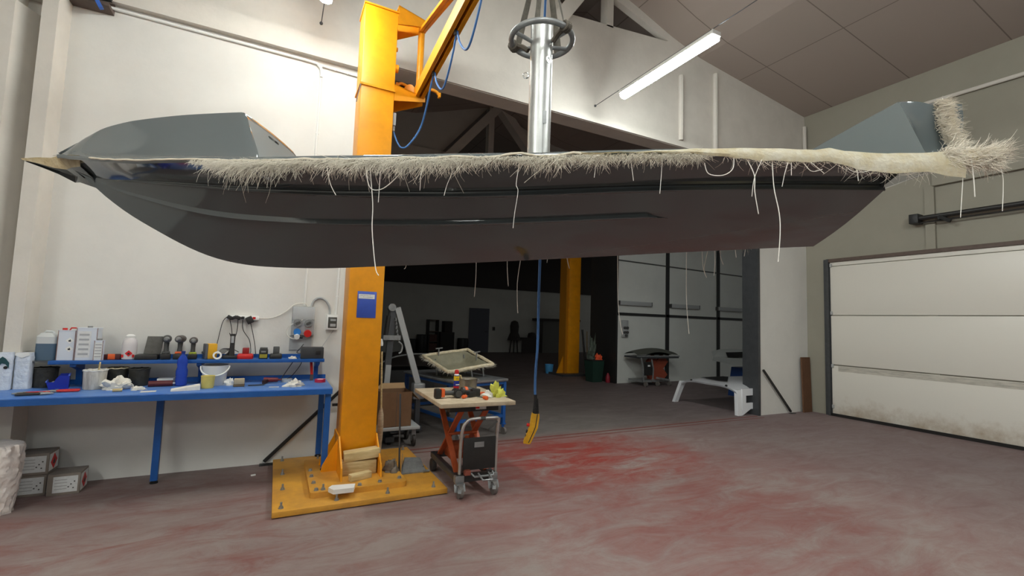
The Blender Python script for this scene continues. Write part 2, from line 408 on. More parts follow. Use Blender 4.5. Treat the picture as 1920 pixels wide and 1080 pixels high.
# ------------------------------------------------------------------ yellow jib crane
CX0, CX1, CY0, CY1 = .585, .905, 4.5, 4.82
co = (.75, 4.6, 0)
cr = thing('jib_crane', 'big yellow jib crane standing on a bolted yellow floor plate', 'crane', co)
mk('floor_plate', M().box(.06, 1.41, 3.87, 5.26, .008, .05, .003).box(.12, 1.36, 3.93, 5.2, 0, .01), M_yelw, cr, co)
sp = M(); r = .05
def rrect(x0, x1, y0, y1, r, n=5):
    o = []
    for cx, cy, a in ((x1-r, y1-r, 0), (x0+r, y1-r, 90), (x0+r, y0+r, 180), (x1-r, y0+r, 270)):
        for i in range(n+1):
            t = math.radians(a+90*i/n); o.append((cx+r*math.cos(t), cy+r*math.sin(t)))
    return o
sp.prism(rrect(.325, 1.10, 4.04, 4.98, .035), .05, .095); mk('foot_plate', sp, M_yelw, cr, co)
mk('column', M().box(CX0, CX1, CY0, CY1, .095, 4.57, .006), M_yel, cr, co)
mk('column_cap', M().box(CX0-.01, CX1+.01, CY0-.012, CY1+.01, 4.57, 4.585), M_yel, cr, co)
for x in (CX0-.006, CX1+.006):
    mk('gusset', M().prism([(4.22, .095), (4.24, .20), (CY0, .41), (CY1, .41), (4.94, .2), (4.95, .095)], x-.007, x+.007, 'x'), M_yel, cr, co)
for y in (CY0+.05, CY1-.05):
    mk('gusset', M().prism([(.44, .095), (.45, .15), (CX0, .40), (CX0, .095)], y-.006, y+.006, 'y'), M_yel, cr, co)
def bolt(x, y, z, tall=True):
    b = M().cyl((x, y, z), (x, y, z+.004), .019, n=14).cyl((x, y, z+.004), (x, y, z+.018), .014, n=6)
    if tall: b.cyl((x, y, z+.018), (x, y, z+.045), .008, n=8)
    mk('bolt', b, M_galvd, cr, co)
for x, y in ((.14, 5.18), (.138, 4.75), (.135, 4.345), (.12, 3.935), (.514, 3.945), (.914, 3.945), (1.308, 3.945), (1.34, 5.17), (.46, 5.1), (1.345, 4.4)): bolt(x, y, .05)
for x, y in ((.36, 4.62), (.36, 4.45), (.366, 4.275), (.373, 4.095), (.71, 4.085), (.88, 4.105), (1.055, 4.14), (1.07, 4.62)): bolt(x, y, .095, False)
for x, y in ((.425, 4.09), (1.06, 4.32)): bolt(x, y, .095)
# brackets that carry the pivot
PX, PY = 1.19, 4.66
def bracket(z, h, flip):
    b = M(); t = .012
    zz = (z, z-h) if not flip else (z, z-h)
    pl_ = [(CX1, CY0-.005), (PX+.06, PY-.05), (PX+.06, PY+.05), (CX1, CY1)]
    b.prism(pl_, z-t, z)
    for (x0, y0), (x1, y1) in ((pl_[0], pl_[1]), (pl_[3], pl_[2])):
        b.ring([[(x0, y0, z), (x0, y0, z-h), (x0, y0+t, z-h), (x0, y0+t, z)], [(x1, y1, z), (x1, y1, z-h*.3), (x1, y1+t, z-h*.3), (x1, y1+t, z)]])
    return b
mk('upper_bracket', bracket(4.66, .20, False), M_yel, cr, co)
lb = bracket(3.83, .17, True); mk('lower_bracket', lb, M_yel, cr, co)
mk('band', M().box(CX0-.012, CX1+.006, CY0-.012, CY1+.006, 3.745, 3.765), M_yel, cr, co)
mk('lock_nut', M().cyl((CX1, CY0+.05, 4.02), (CX1+.035, CY0+.05, 4.02), .04).cyl((CX1, CY0+.05, 4.22), (CX1+.02, CY0+.05, 4.22), .02), M_yel, cr, co)
pv = M().cyl((PX, PY, 3.79), (PX, PY, 4.62), .034, n=20)
mk('pivot_post', pv, M_yel, cr, co)
BY = 1.2
BX = lambda y: lerp(PX, 1.06, (PY-y)/(PY-1.85))
bo_ = M()
for dx in (-.034, .034):
    bo_.bar((PX+dx, PY+.04, 3.87), (BX(BY)+dx, BY, 3.87), .024, .13)
bo_.bar((PX, PY+.04, 3.927), (BX(BY), BY, 3.927), .09, .02)
for dx in (-.03, .03): bo_.bar((PX+dx*.75, PY+.04, 3.812), (BX(BY)+dx*.75, BY, 3.812), .02, .014)
mk('boom', bo_, M_yel, cr, co)
ti = M()
for dx in (-.028, .028):
    ti.bar((PX+dx*.6, PY-.02, 4.56), (BX(2.6)+dx, 2.6, 3.95), .03, .03)
mk('tie_bar', ti, M_yel, cr, co)
# stop arms
for sgn in (-1, 1):
    pts = [(PX+sgn*.02, PY+.12, 3.92), (PX+sgn*.09, PY+.12, 3.98), (PX+sgn*.16, PY+.12, 4.0), (PX+sgn*.21, PY+.12, 3.97)] if sgn < 0 else [(PX+.02, PY-.05, 3.9), (PX+.12, PY-.05, 3.93), (PX+.18, PY-.05, 3.92), (PX+.21, PY-.05, 3.89)]
    a = M().tube(smooth_pts(pts), .016, 6); e = Vector(pts[-1]); a.cb(e, (.02, .04, .05))
    mk('stop_arm', a, M_yel, cr, co)
mk('stop_disc', M().cyl((PX-.09, PY+.05, 3.92), (PX-.07, PY+.08, 3.92), .06, n=20), M_yel, cr, co)
mk('motor', M().box(PX-.26, PX-.08, PY+.14, PY+.26, 3.86, 4.0, .01), M_blackp, cr, co)
# festoon cable
def drape(p, q, sag, n=14, flat=0.):
    p, q = Vector(p), Vector(q)
    return [p.lerp(q, t/n) - Vector((0, 0, sag*(1-(2*t/n-1)**2))) for t in range(n+1)]
clips = [4.05, 3.36, 2.74, 2.25, 1.85]
fz = 3.80
cf = M()
cf.tube(smooth_pts([(CX1+.02, CY0+.04, 3.36), (CX1+.05, CY0+.02, 3.27), (1.0, 4.5, 3.20), (1.07, 4.48, 3.24), (1.17, 4.4, 3.44), (BX(4.15)+.005, 4.12, fz-.05), (BX(4.05)+.01, 4.05, fz)]), .0085, 8)
mk('festoon_cable', cf, M_cable, cr, co)
for a, b in zip(clips, clips[1:]):
    p = Vector((BX(a)+.012, a-.012, fz)); q = Vector((BX(b)+.012, b+.012, fz)); n = 16; pts = []
    for i in range(n+1):
        t = i/n; s_ = math.sin(PI*t); pts.append(p.lerp(q, t*.72+.14+.14*(2*t-1)**3) - Vector((0, 0, (.30 if a > 3 else .27)*s_**.62)))
    pts[0] = p; pts[-1] = q
    mk('festoon_cable', M().tube(pts, .0085, 8), M_cable, cr, co)
for a in clips:
    mk('cable_clip', M().cyl((BX(a), a, fz+.02), (BX(a), a, fz-.012), .011, n=8).cyl((BX(a)-.012, a, fz-.015), (BX(a)+.014, a, fz-.015), .012, n=8), M_dgrey, cr, co)
mk('junction_box', M().box(CX1, CX1+.035, CY0+.02, CY0+.09, 3.42, 3.55, .006).cyl((CX1+.02, CY0+.05, 3.42), (CX1+.02, CY0+.05, 3.37), .012), M_grey, cr, co)
mk('lashing_wire', M().tube([(CX0-.004, CY0-.008, 3.74), (CX0-.03, CY0-.02, 3.6), (CX0-.035, CY0-.02, 3.55)], .004, 6), M_dgrey, cr, co)
# blue document pocket on the column
dp = thing('document_pocket', 'blue plastic document pocket with white label on the yellow crane column', 'document', (.75, CY0-.002, 1.5))
mk('pocket', M().box(-.085, .09, -.004, 0, -.005, .245, .002), mat('pocket_blue', '3a54ae', .35, var=.15, scale=14), dp)
mk('label_strip', M().box(-.075, .072, -.006, -.004, .176, .218), M_label, dp)
w = M()
for row, x0, x1, zz in ((0, -.06, .035, .203), (1, -.035, .05, .187)):
    x = x0
    while x < x1:
        k = random.uniform(.006, .011)
        w.tube([(x, -.0066, zz), (x+k*.3, -.0066, zz+.008), (x+k*.6, -.0066, zz+.001), (x+k, -.0066, zz+.005)], .0009, 4); x += k+random.choice((.001, .001, .006))
mk('handwriting', w, M_black, dp)
lt = thing('light_fitting', 'small white lamp head poking out behind the yellow column', 'lamp', (1.02, 5.05, 1.20))
mk('head', M().lathe([(.018, 0), (.022, .02), (.016, .05), (.008, .075)], 14), M_white, lt); mk('clip', M().box(-.1, .0, -.01, .01, .01, .03), M_dgrey, lt)

# ------------------------------------------------------------------ boat
BP = (1.06, 1.85, 1.72); BR = -math.radians(27)
def L(s, t, z): return (s, -t, z-1.72)     # t > 0 is the side towards the viewer
boat = thing('boat', 'dark slate-grey moulded boat with a ragged glass-fibre edge hanging from the crane', 'boat', BP, BR)
KEEL = [(-2.22, 2.167), (-2.097, 2.078), (-2.029, 2.024), (-1.921, 1.951), (-1.789, 1.879), (-1.633, 1.803), (-1.504, 1.756), (-1.377, 1.730), (-1.252, 1.720), (-1.003, 1.721), (-.755, 1.737), (-.382, 1.764), (0, 1.794), (.365, 1.825), (.739, 1.857), (1.115, 1.887), (1.303, 1.901)]
CHINE = [(-2.22, 0.0, 2.167), (-2.105, 0.005, 2.123), (-2.004, 0.036, 2.098), (-1.803, 0.098, 2.071), (-1.556, 0.17, 2.04), (-1.249, 0.254, 2.003), (-0.876, 0.344, 1.972), (-0.651, 0.389, 1.961), (-0.339, 0.41, 1.963), (-0.035, 0.41, 1.98), (0.27, 0.41, 2.002), (0.576, 0.41, 2.023), (0.882, 0.41, 2.037), (1.303, 0.41, 2.047)]
GUN = [(-2.22, 0.02, 2.195), (-2.188, 0.049, 2.191), (-1.977, 0.153, 2.151), (-1.645, 0.296, 2.099), (-1.409, 0.38, 2.081), (-1.108, 0.466, 2.055), (-0.806, 0.525, 2.048), (-0.609, 0.546, 2.049), (-0.326, 0.55, 2.063), (-0.044, 0.55, 2.076), (0.238, 0.55, 2.094), (0.52, 0.55, 2.109), (0.803, 0.55, 2.117), (1.303, 0.55, 2.112)]
def spl(tab, s, k):
    # monotone-ish smooth interpolation
    n = len(tab)
    if s <= tab[0][0]: return tab[0][k]
    if s >= tab[-1][0]: return tab[-1][k]
    for i in range(n-1):
        if s <= tab[i+1][0]: break
    x0, x1 = tab[i][0], tab[i+1][0]; h = x1-x0; t = (s-x0)/h
    def sl(j):
        if j <= 0: return (tab[1][k]-tab[0][k])/(tab[1][0]-tab[0][0])
        if j >= n-1: return (tab[-1][k]-tab[-2][k])/(tab[-1][0]-tab[-2][0])
        return (tab[j+1][k]-tab[j-1][k])/(tab[j+1][0]-tab[j-1][0])
    m0, m1 = sl(i)*h, sl(i+1)*h
    return (2*t**3-3*t*t+1)*tab[i][k]+(t**3-2*t*t+t)*m0+(-2*t**3+3*t*t)*tab[i+1][k]+(t**3-t*t)*m1
def section(s, side):
    zk = spl(KEEL, s, 1); tc, zc = max(spl(CHINE, s, 1), .0), max(spl(CHINE, s, 2), zk+.0005)
    tg, zg = max(spl(GUN, s, 1), tc+.004), max(spl(GUN, s, 2), zc+.002)
    k = min(1, tc/.41); out = [(0, zk)]
    st = min(1, max(0, (.50-s)/.06)); rail = min(1, max(0, (.62-s)/.3))
    q = .66
    def on_(u, d=0.):       # a point on the bottom panel, slightly convex, d pushes it out
        t = tc*u; z = lerp(zk, zc, u) - .012*k*math.sin(PI*u)
        return (t+d*.45, z-d)
    out += [on_(.16), on_(.33), on_(.5), on_(q-.04), on_(q)]
    tq, zq = on_(q); e = .036*k*st; sl_ = (zc-zk)/max(tc, .01)
    e2 = e-.003*k
    out += [(tq+e*.92, zq-.003*k*st), (tq+e, zq+.001*k*st), (tq+e-.001*k, zq+.4*sl_*e2), (tq+e2, zq+sl_*e2), (tq+e+.004*k, zq+sl_*(e+.004*k))]
    u1 = (tq+e+.004*k)/max(tc, .001)
    out += [on_(lerp(u1, 1, .33)), on_(lerp(u1, 1, .66)), (tc, zc)]
    r_ = .022*k*(.35+.65*rail)
    out += [(tc+r_, zc-.002*k), (tc+r_+.003*k, zc+.001*k), (tc+r_+.001*k, zc+.012*k), (tc+r_-.008*k, zc+.015*k), (tc+r_-.007*k, zc+.021*k), (tc+r_+.004*k, zc+.023*k), (tc+r_+.004*k, zc+.033*k)]
    b0 = (tc+.020*k, zc+.036*k)
    for u in (.25, .5, .75, 1.0):
        b = math.sin(PI*u)*.010*k
        out.append((lerp(b0[0], tg, u)+b, lerp(b0[1], zg, u**.85) if zg > b0[1] else zg))
    return [L(s, side*t, z) for t, z in out]
SS = [-2.215, -2.19, -2.16, -2.12] + [lerp(-2.08, 1.303, i/74) for i in range(75)]
h = M()
near = [section(s, 1) for s in SS]; farr = [section(s, -1) for s in SS]
h.ring([n_ + f_[:0:-1] for n_, f_ in zip(near, farr)], True, True)
bmesh.ops.remove_doubles(h.bm, verts=h.bm.verts, dist=.0004)
mk('hull', h, M_hull, boat, ang=26)
# transom hook step under the platform
mk('transom_step', M().ring([[L(1.29, .40, 2.052), L(1.29, .545, 2.100), L(1.29, -.545, 2.1), L(1.29, -.40, 2.052)], [L(1.36, .36, 2.075), L(1.43, .54, 2.108), L(1.43, -.54, 2.108), L(1.36, -.36, 2.075)]]), M_hull, boat)
# deck with rolled edge
def zdeck(s): return spl(GUN, max(s, -2.2), 2)
def tdeck(s):
    if s < -2.16: return max(.004, .08*(s+2.43)/.27)
    return spl(GUN, s, 1)+.014
def zd2(s): return zdeck(s) if s < 1.2 else lerp(2.114, 2.135, min(1, (s-1.2)/.4))
dk = M(); rows = []
DS = [-2.22, -2.2, -2.15] + [lerp(-2.1, 1.62, i/60) for i in range(61)]
for s in DS:
    t, z = tdeck(s), zd2(s)+.004
    e = min(1, t/.3); pr = [(t-.004, z-.012), (t+.004*e, z-.006), (t+.006*e, z+.004), (t-.004*e, z+.016*e), (t*.93, z+.024*e), (t*.7, z+.032*e), (t*.35, z+.038*e), (0, z+.040*e)]
    rows.append([L(s, a, b) for a, b in pr] + [L(s, -a, b) for a, b in pr[-2::-1]])
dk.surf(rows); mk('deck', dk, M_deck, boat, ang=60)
# raised fore cabin
CT = [(-2.277, .0, 2.225), (-2.134, .05, 2.285), (-2.059, .08, 2.303), (-1.994, .10, 2.322), (-1.9, .125, 2.336), (-1.818, .14, 2.347), (-1.607, .17, 2.363), (-1.431, .19, 2.370), (-1.285, .22, 2.366)]
cb = M(); rows = []
U = [i/13 for i in range(14)]
def cabin_row(s, w=0., shrink=0.):
    tb = max(.03, min(tdeck(s)-.012, lerp(.03, .47, min(1, (s+2.3)/1.1)**.8))); tt = spl(CT, s, 1); zt = spl(CT, s, 2)-shrink; z0 = zd2(s)+.012; r = []
    tb = max(tb-shrink*.6, tt+.02)
    for u in U:
        S = u*u*(1.9-.9*u); S = lerp(S, math.sin(u*PI/2), .22) if u > 0 else 0
        z = lerp(z0, zt, S); ss = s + w*.15*(1-S)
        r.append((ss, lerp(tb, tt-.012, u**.9), z))
    r.append((s, tt*.55, zt+.006)); r.append((s, 0, zt+.009))
    return [L(*p) for p in r] + [L(a, -b, c) for a, b, c in r[-2::-1]]
for i in range(31):
    s = lerp(-2.27, -1.30, i/30); rows.append(cabin_row(s, max(0, (s+1.7)/.4)**2 if s > -1.7 else 0))
rows.append(cabin_row(-1.285, 1.1, .003)); rows.append(cabin_row(-1.272, 1.12, .014)); rows.append(cabin_row(-1.266, 1.12, .03))
cb.surf(rows); last = rows[-1]
bmesh.ops.remove_doubles(cb.bm, verts=cb.bm.verts, dist=.0005)
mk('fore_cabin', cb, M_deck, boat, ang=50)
bk = M(); bk.bm.faces.new([bk.bm.verts.new(p) for p in last]); mk('aft_bulkhead', bk, M_hullm, boat)
mk('bulkhead_step', M().box(-1.262, -1.245, -.07, .02, .40, .6, .004).box(-1.262, -1.25, .02, .14, .39, .58, .003), M_hull, boat)
# raised stern moulding
sb = M(); rows = []
def stern_row(s, k, dz=0.):
    zt = 2.385+dz; z0 = zd2(s)+.01; r = []
    for i in range(13):
        u = i/12; S = u**(1.0+1.4*k)
        t = lerp(.52, .44, 1-(1-u)**(1+2.2*k)); z = lerp(z0, zt, S)
        r.append((s + (1-u)*.03 + .012*k*math.sin(9*u), t-.02*k*math.sin(PI*u), z))
    r.append((s, .425, zt+.010)); r.append((s, .25, zt+.016)); r.append((s, 0, zt+.018))
    return [L(*p) for p in r] + [L(a, -b, c) for a, b, c in r[-2::-1]]
f0 = stern_row(1.352, 0)
for s, k, dz in ((1.352, 0, -.006), (1.358, .05, 0), (1.38, .25, .003), (1.41, .6, .006), (1.44, .9, .002), (1.47, 1, -.006), (1.50, 1, .004), (1.53, .9, .006), (1.56, .8, .002), (1.585, .8, 0)): rows.append(stern_row(s, k, dz))
sb.surf(rows)
bmesh.ops.remove_doubles(sb.bm, verts=sb.bm.verts, dist=.0005)
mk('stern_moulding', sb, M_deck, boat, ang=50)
bk = M(); bk.bm.faces.new([bk.bm.verts.new(p) for p in rows[0]]); mk('stern_bulkhead', bk, M_hullm, boat)
# torn flange at the bow
fl = M()
top = [(-2.455, 0, 2.198), (-2.40, -.02, 2.212), (-2.34, -.03, 2.216), (-2.25, .02, 2.212), (-2.16, .07, 2.200), (-2.05, .13, 2.178)]
mid = [(-2.45, -.005, 2.192), (-2.40, -.03, 2.186), (-2.34, -.05, 2.172), (-2.26, -.03, 2.160), (-2.19, .02, 2.155), (-2.10, .07, 2.146)]
bot = [(-2.445, -.01, 2.188), (-2.40, -.05, 2.172), (-2.35, -.08, 2.152), (-2.30, -.12, 2.122), (-2.22, -.06, 2.108), (-2.08, -.005, 2.066)]
fl.surf([[L(*p) for p in top], [L(*p) for p in mid]], .006)
mk('bow_flange', fl, M_glass, boat)
mk('bow_flange_underside', M().surf([[L(*p) for p in mid], [L(*(Vector(p)*.5+Vector(q)*.5+Vector((0, -.02, .004)))) for p, q in zip(mid, bot)], [L(*p) for p in bot]], .006), M_hull, boat)
# cloth strip along the near deck edge
st = M(); a0, a1, a2 = [], [], []
def drop(s):
    if s < .12: return .008+.006*(.5+.5*math.sin(s*9))
    return interp([(.12, .000), (.35, .003), (.50, .010), (.62, .022), (.75, .034), (.85, .036), (.98, .030), (1.08, .052), (1.2, .062), (1.32, .058), (1.45, .085)], s)
rows = []
for i in range(150):
    s = lerp(.12, 1.45, i/149); z = zd2(s)+.004; t = tdeck(s); d = drop(s); w = .003*mnoise.noise(Vector((s*14, 0, 0)))
    pk = .014*max(0, 1-abs(s+.09)/.07) + .010*max(0, 1-abs(s-.10)/.05)+.010*max(0, 1-abs(s-.99)/.05)
    top_ = z+lerp(.004, .014, min(1, max(0, (s-.3)/.3)))+.004*mnoise.noise(Vector((s*9, 3, 0)))+pk
    rows.append([L(s, t-.012, top_+.001), L(s, t+.006+w, top_), L(s, t+.016+w, lerp(top_, z-d, .35)), L(s, t+.020+2*w, lerp(top_, z-d, .7)), L(s, t+.016+w, z-d+.004*mnoise.noise(Vector((s*17, 7, 0))))])
st.surf(rows, .003)
ed = M()
ed.tube([L(s, tdeck(s)+.010+.003*mnoise.noise(Vector((s*20, 0, 4))), zd2(s)+.002+.006*mnoise.noise(Vector((s*11, 3, 0)))+.012*max(0, 1-abs(s+.09)/.07)+.010*max(0, 1-abs(s-.10)/.05)) for s in [lerp(-1.95, .2, i/120) for i in range(121)]], [.0035+.002*abs(mnoise.noise(Vector((i*.3, 0, 0)))) for i in range(121)], 6)
mk('crinkled_edge', ed, MATS.get('cream_edge') or mat('cream_edge', 'd9d0bd', .7), boat)
mk('glass_cloth_strip', st, mat('cream_cloth', 'f3eedd', .75, var=.16, scale=16, col2='e4d8b6', bump=.3, bscale=50), boat)
mk('glass_cloth_strip', M().surf([[L(p[0], -(-p[1]), 0+p[2]+1.72) if False else (p[0], -p[1], p[2]) for p in r_] for r_ in rows], .003), MATS['cream_cloth'], boat)
# frayed fibres (uncountable): dense fringe of hair-thin glass strands
FR = [(-1.32, .02), (-1.28, .045), (-1.2, .06), (-1.1, .085), (-1.0, .09), (-.9, .055), (-.8, .05), (-.7, .06), (-.6, .065), (-.45, .08), (-.3, .075), (-.2, .045), (-.1, .045), (0, .06), (.1, .058), (.25, .045), (.5, .05), (.6, .02)]
def hair(m, p, d, ln, r, seg=4, curl=.35, grav=.5):
    pts = [Vector(p)]; d = Vector(d).normalized(); rnd = Vector((random.uniform(-1, 1), random.uniform(-1, 1), random.uniform(-.7, .7)))
    for i in range(seg):
        d = (d + rnd*curl*random.uniform(.3, 1) + Vector((0, 0, -grav/seg))).normalized(); pts.append(pts[-1] + d*ln/seg)
    m.tube(pts, [r*(1-.6*i/seg) for i in range(seg+1)], 3)
def fringe(side, s0, s1, n, k=1., zoff=0.):
    m = M()
    for _ in range(n):
        s = random.uniform(s0, s1); ln = interp(FR, s)*random.uniform(.3, 1.2)*k*(1+.9*mnoise.noise(Vector((s*13, side, 0))))*(1.6 if random.random() < .05 else 1)
        if random.random() > min(1, interp(FR, s)/.05): continue
        t = side*(tdeck(s)+random.uniform(-.004, .014)); z = zd2(s)-random.uniform(-.004, .012)+zoff
        hair(m, L(s, t, z), (random.gauss(-.25, .6), -side*random.uniform(.15, .9), -random.uniform(.1, .9)), ln, random.uniform(.0005, .0011))
    return m
mk('frayed_fibre_fringe', fringe(1, -1.34, .58, 6800), M_fibre, boat, kind='stuff', ang=80)
m = fringe(-1, -1.2, .6, 1500)
for _ in range(900):
    s = random.uniform(.5, 1.3); hair(m, L(s, -.57, 2.10), (random.gauss(0, .5), .3, -1), random.uniform(.04, .16), .0009, 5, .3, .9)
mk('far_side_fibre_fringe', m, M_fibre, boat, kind='stuff', ang=80)
m = M()
for _ in range(3200):      # fuzz on the aft ends of deck and stern moulding
    if random.random() < .52:
        u = random.random(); s = 1.505+random.uniform(-.03, .02); z = lerp(2.19, 2.395, u)
        hair(m, L(s, .445+.05*(1-u)**2+random.uniform(-.01, .02), z), (random.uniform(.5, 1.2), random.gauss(-.1, .3), random.gauss(.0, .35)), random.uniform(.015, .05), random.uniform(.0006, .0012), 4, .3, .25)
    else:
        s = random.uniform(1.38, 1.58); hair(m, L(s, .56+random.uniform(-.01, .02), 2.135+random.uniform(-.04, .025)), (random.uniform(.0, .9), random.gauss(-.3, .4), random.gauss(-.25, .6)), random.uniform(.015, .055), random.uniform(.0006, .0012), 4, .4, .3)
for _ in range(420): hair(m, L(random.uniform(1.54, 1.60), .53+random.uniform(-.05, .05), 2.15+random.uniform(-.02, .02)), (1, random.gauss(-.1, .3), random.gauss(.35, .4)), random.uniform(.03, .08), .0009, 4, .25, .1)
for _ in range(160):
    s = random.uniform(.62, 1.35); hair(m, L(s, .575, zd2(s)-drop(s)+.006), (random.gauss(0, .8), -.3, -.7), random.uniform(.02, .07), .0006, 6, .8, .4)
mk('stern_fibre_fuzz', m, mat('bright_fibre', 'ddd5c6', .6), boat, kind='stuff', ang=80)
# glass mat lumps under the aft fuzz
lm = M()
for c, r in (((1.525, .45, 2.30), (.016, .02, .075)), ((1.48, .565, 2.13), (.05, .014, .028)), ((1.55, .54, 2.15), (.035, .02, .014))):
    i0 = len(lm.bm.verts); lm.sph(L(*c), 1, 16, 10)
    cc = Vector(L(*c))
    lm.bm.verts.ensure_lookup_table()
    for v in lm.bm.verts[i0:]:
        d = v.co-cc; k = 1+.35*mnoise.noise(d*2.3+cc*5); v.co = cc+Vector((d.x*r[0]*k, d.y*r[1]*k, d.z*r[2]*k))
mk('glass_mat_tail', lm, M_glass, boat)
NEAR = [[(-0.612,2.033),(-0.595,1.894),(-0.592,1.801),(-0.572,1.673),(-0.558,1.643)],[(-0.623,2.029),(-0.614,1.969),(-0.598,1.941),(-0.561,1.948),(-0.514,1.991),(-0.488,2.03)],[(-0.093,2.051),(-0.102,1.977),(-0.095,1.949),(-0.104,1.874),(-0.108,1.823)],[(0.173,2.08),(0.172,2.048),(0.167,2.008)],[(0.7,2.089),(0.72,2.033),(0.721,1.976),(0.737,1.9)],[(0.746,2.09),(0.72,2.023),(0.715,1.961)],[(0.787,2.095),(0.793,1.997),(0.807,1.904),(0.806,1.83),(0.8,1.735)],[(0.651,2.095),(0.644,2.053),(0.612,2.031),(0.566,2.037),(0.551,2.074)],[(0.401,2.079),(0.4,2.022),(0.397,1.961)],[(0.292,2.075),(0.302,2.0)],[(-0.321,2.016),(-0.341,1.969),(-0.35,1.929)],[(-0.761,2.017),(-0.742,1.955),(-0.72,1.915)],[(-0.432,2.022),(-0.434,1.943)],[(-0.572,2.008),(-0.573,1.895)],[(1.45,2.129),(1.446,2.019),(1.438,1.912)],[(1.473,2.134),(1.477,2.058),(1.485,1.985)],[(1.555,2.146),(1.581,2.071),(1.59,2.024),(1.583,1.939)],[(1.433,2.114),(1.425,2.056)],[(0.841,2.093),(0.825,2.046),(0.817,1.998)],[(0.85,2.084),(0.847,2.037)],[(0.9,2.099),(0.937,2.068),(0.964,2.05)],[(0.882,2.114),(0.918,2.058),(0.955,2.063)],[(1.03,2.09),(1.062,2.059),(1.112,2.061),(1.131,2.081)],[(1.079,2.073),(1.078,2.026)]]
FARS = [[(-0.322,1.913),(-0.319,1.755),(-0.324,1.642)],[(-0.137,1.919),(-0.137,1.824),(-0.127,1.711)],[(-0.053,1.938),(-0.074,1.732),(-0.066,1.554)],[(0.513,1.989),(0.521,1.658),(0.533,1.533),(0.549,1.45)],[(0.919,2.018),(0.921,1.671),(0.94,1.466)],[(1.014,2.005),(1.021,1.863),(1.039,1.8)],[(1.058,2.007),(1.027,1.863),(1.03,1.825)],[(1.086,2.008),(1.093,1.897),(1.086,1.814)],[(1.124,2.009),(1.121,1.929),(1.137,1.879)],[(0.212,1.931),(0.216,1.877),(0.23,1.827)],[(-0.73,1.836),(-0.744,1.792)],[(1.272,1.998),(1.266,1.934)],[(1.209,1.996),(1.219,1.926)],[(0.102,1.927),(0.097,1.857)]]
for side, lst in ((.575, NEAR), (-.56, FARS)):
    for i, pl_ in enumerate(lst):
        ph = random.uniform(0, 6)
        pts = [L(s, side + .006*math.sin(ph+k*1.3), z) for k, (s, z) in enumerate(pl_)]
        if side < 0: pts = [L(pl_[0][0], side, 2.12)] + pts
        rr = .0016 if i in (0, 1, 4, 6, 7, 15) or side < 0 else .0011
        mk('loose_strand', M().tube(smooth_pts(pts, 5), rr if side > 0 else .0021, 5), M_strand, boat)
# lifting post with its ring, standing in the boat
po = thing('lifting_post', 'shiny galvanised steel post with a welded hoop on top, standing in the boat', 'post', (BP[0], BP[1], 2.13), BR)
z0 = 2.13
mk('tube', M().lathe([(.054, 0), (.054, .82), (.049, .82), (.049, .3)], 36, cap=False), M_galv, po)
ring = [(.148*math.cos(2*PI*i/40), .148*math.sin(2*PI*i/40), 2.868-z0) for i in range(40)]
mk('hoop', M().tube(ring, .0135, 12, True), M_galvd, po)
for a in (25, 145, 205, 325):
    a = math.radians(a); mk('spoke', M().cyl((.05*math.cos(a), .05*math.sin(a), 2.845-z0), (.142*math.cos(a), .142*math.sin(a), 2.866-z0), .0095, n=10), M_galvd, po)
for x, y, z, tw in ((-.054, .03, 2.705, 0), (.03, -.054, 2.728, 1)):
    c = Vector((x-.016 if tw == 0 else x, y if tw == 0 else y-.016, z-z0))
    ee = M().tube([c + (Vector((math.cos(q)*.014, 0, math.sin(q)*.014)) if tw == 0 else Vector((math.cos(q)*.010, math.cos(q)*.010, math.sin(q)*.014))) for q in [2*PI*i/16 for i in range(16)]], .0035, 6, True)
    mk('eye_bolt', ee, M_chrome, po)
mk('weld_mark', M().box(.012, .03, -.0545, -.0535, .3, .36, 0), M_galvd, po)
# lifting slings up to the hook
HZ = 3.42
for nm, (x, y), lab in (('a', (-.115, .05), 'grey webbing sling tied to left of the post hoop'), ('b', (.10, -.10), 'grey webbing sling tied to right front of the post hoop'), ('c', (.09, .11), 'grey webbing sling on the rear right of the post hoop'), ('d', (-.03, .05), 'grey webbing sling running inside the post top')):
    sl = thing('webbing_sling', lab, 'sling', (BP[0], BP[1], 2.87), BR, 'webbing slings on the lifting post')
    m = M(); p, q = Vector((x, y, .0)), Vector((0, 0, HZ-2.87)); rows = []
    side = Vector((-y, x, 0)).normalized()*.019
    for i in range(13):
        t = i/12; c = p.lerp(q, t); k = lerp(1, .6, t); n_ = .004*mnoise.noise(Vector((t*6, x*30, y*30)))
        sd = Matrix.Rotation(.5*math.sin(t*3+x*20), 3, 'Z') @ side
        rows.append([c-sd*k+Vector((n_, n_, 0)), c+sd*k-Vector((n_, n_, 0))])
    m.surf(rows, .005); mk('strap', m, mat('webbing_grey', '8f8a80', .85, var=.35, scale=25), sl)
    if nm in 'ab':
        kn = M(); d = Vector((x, y, 0)).normalized()
        for k in range(3):
            c = d*.148 + Vector((-d.y, d.x, 0))*(.012*(k-1)); kn.tube([c + d*.02*math.cos(q2) + Vector((0, 0, .02*math.sin(q2))) for q2 in [2*PI*i/12 for i in range(12)]], .007, 6, True)
        kn.tube([d*.13, d*.10-Vector((0, 0, .015)), d*.07-Vector((0, 0, .04))], .012, 6)
        mk('knot', kn, mat('webbing_dark', '5e574e', .9), sl)
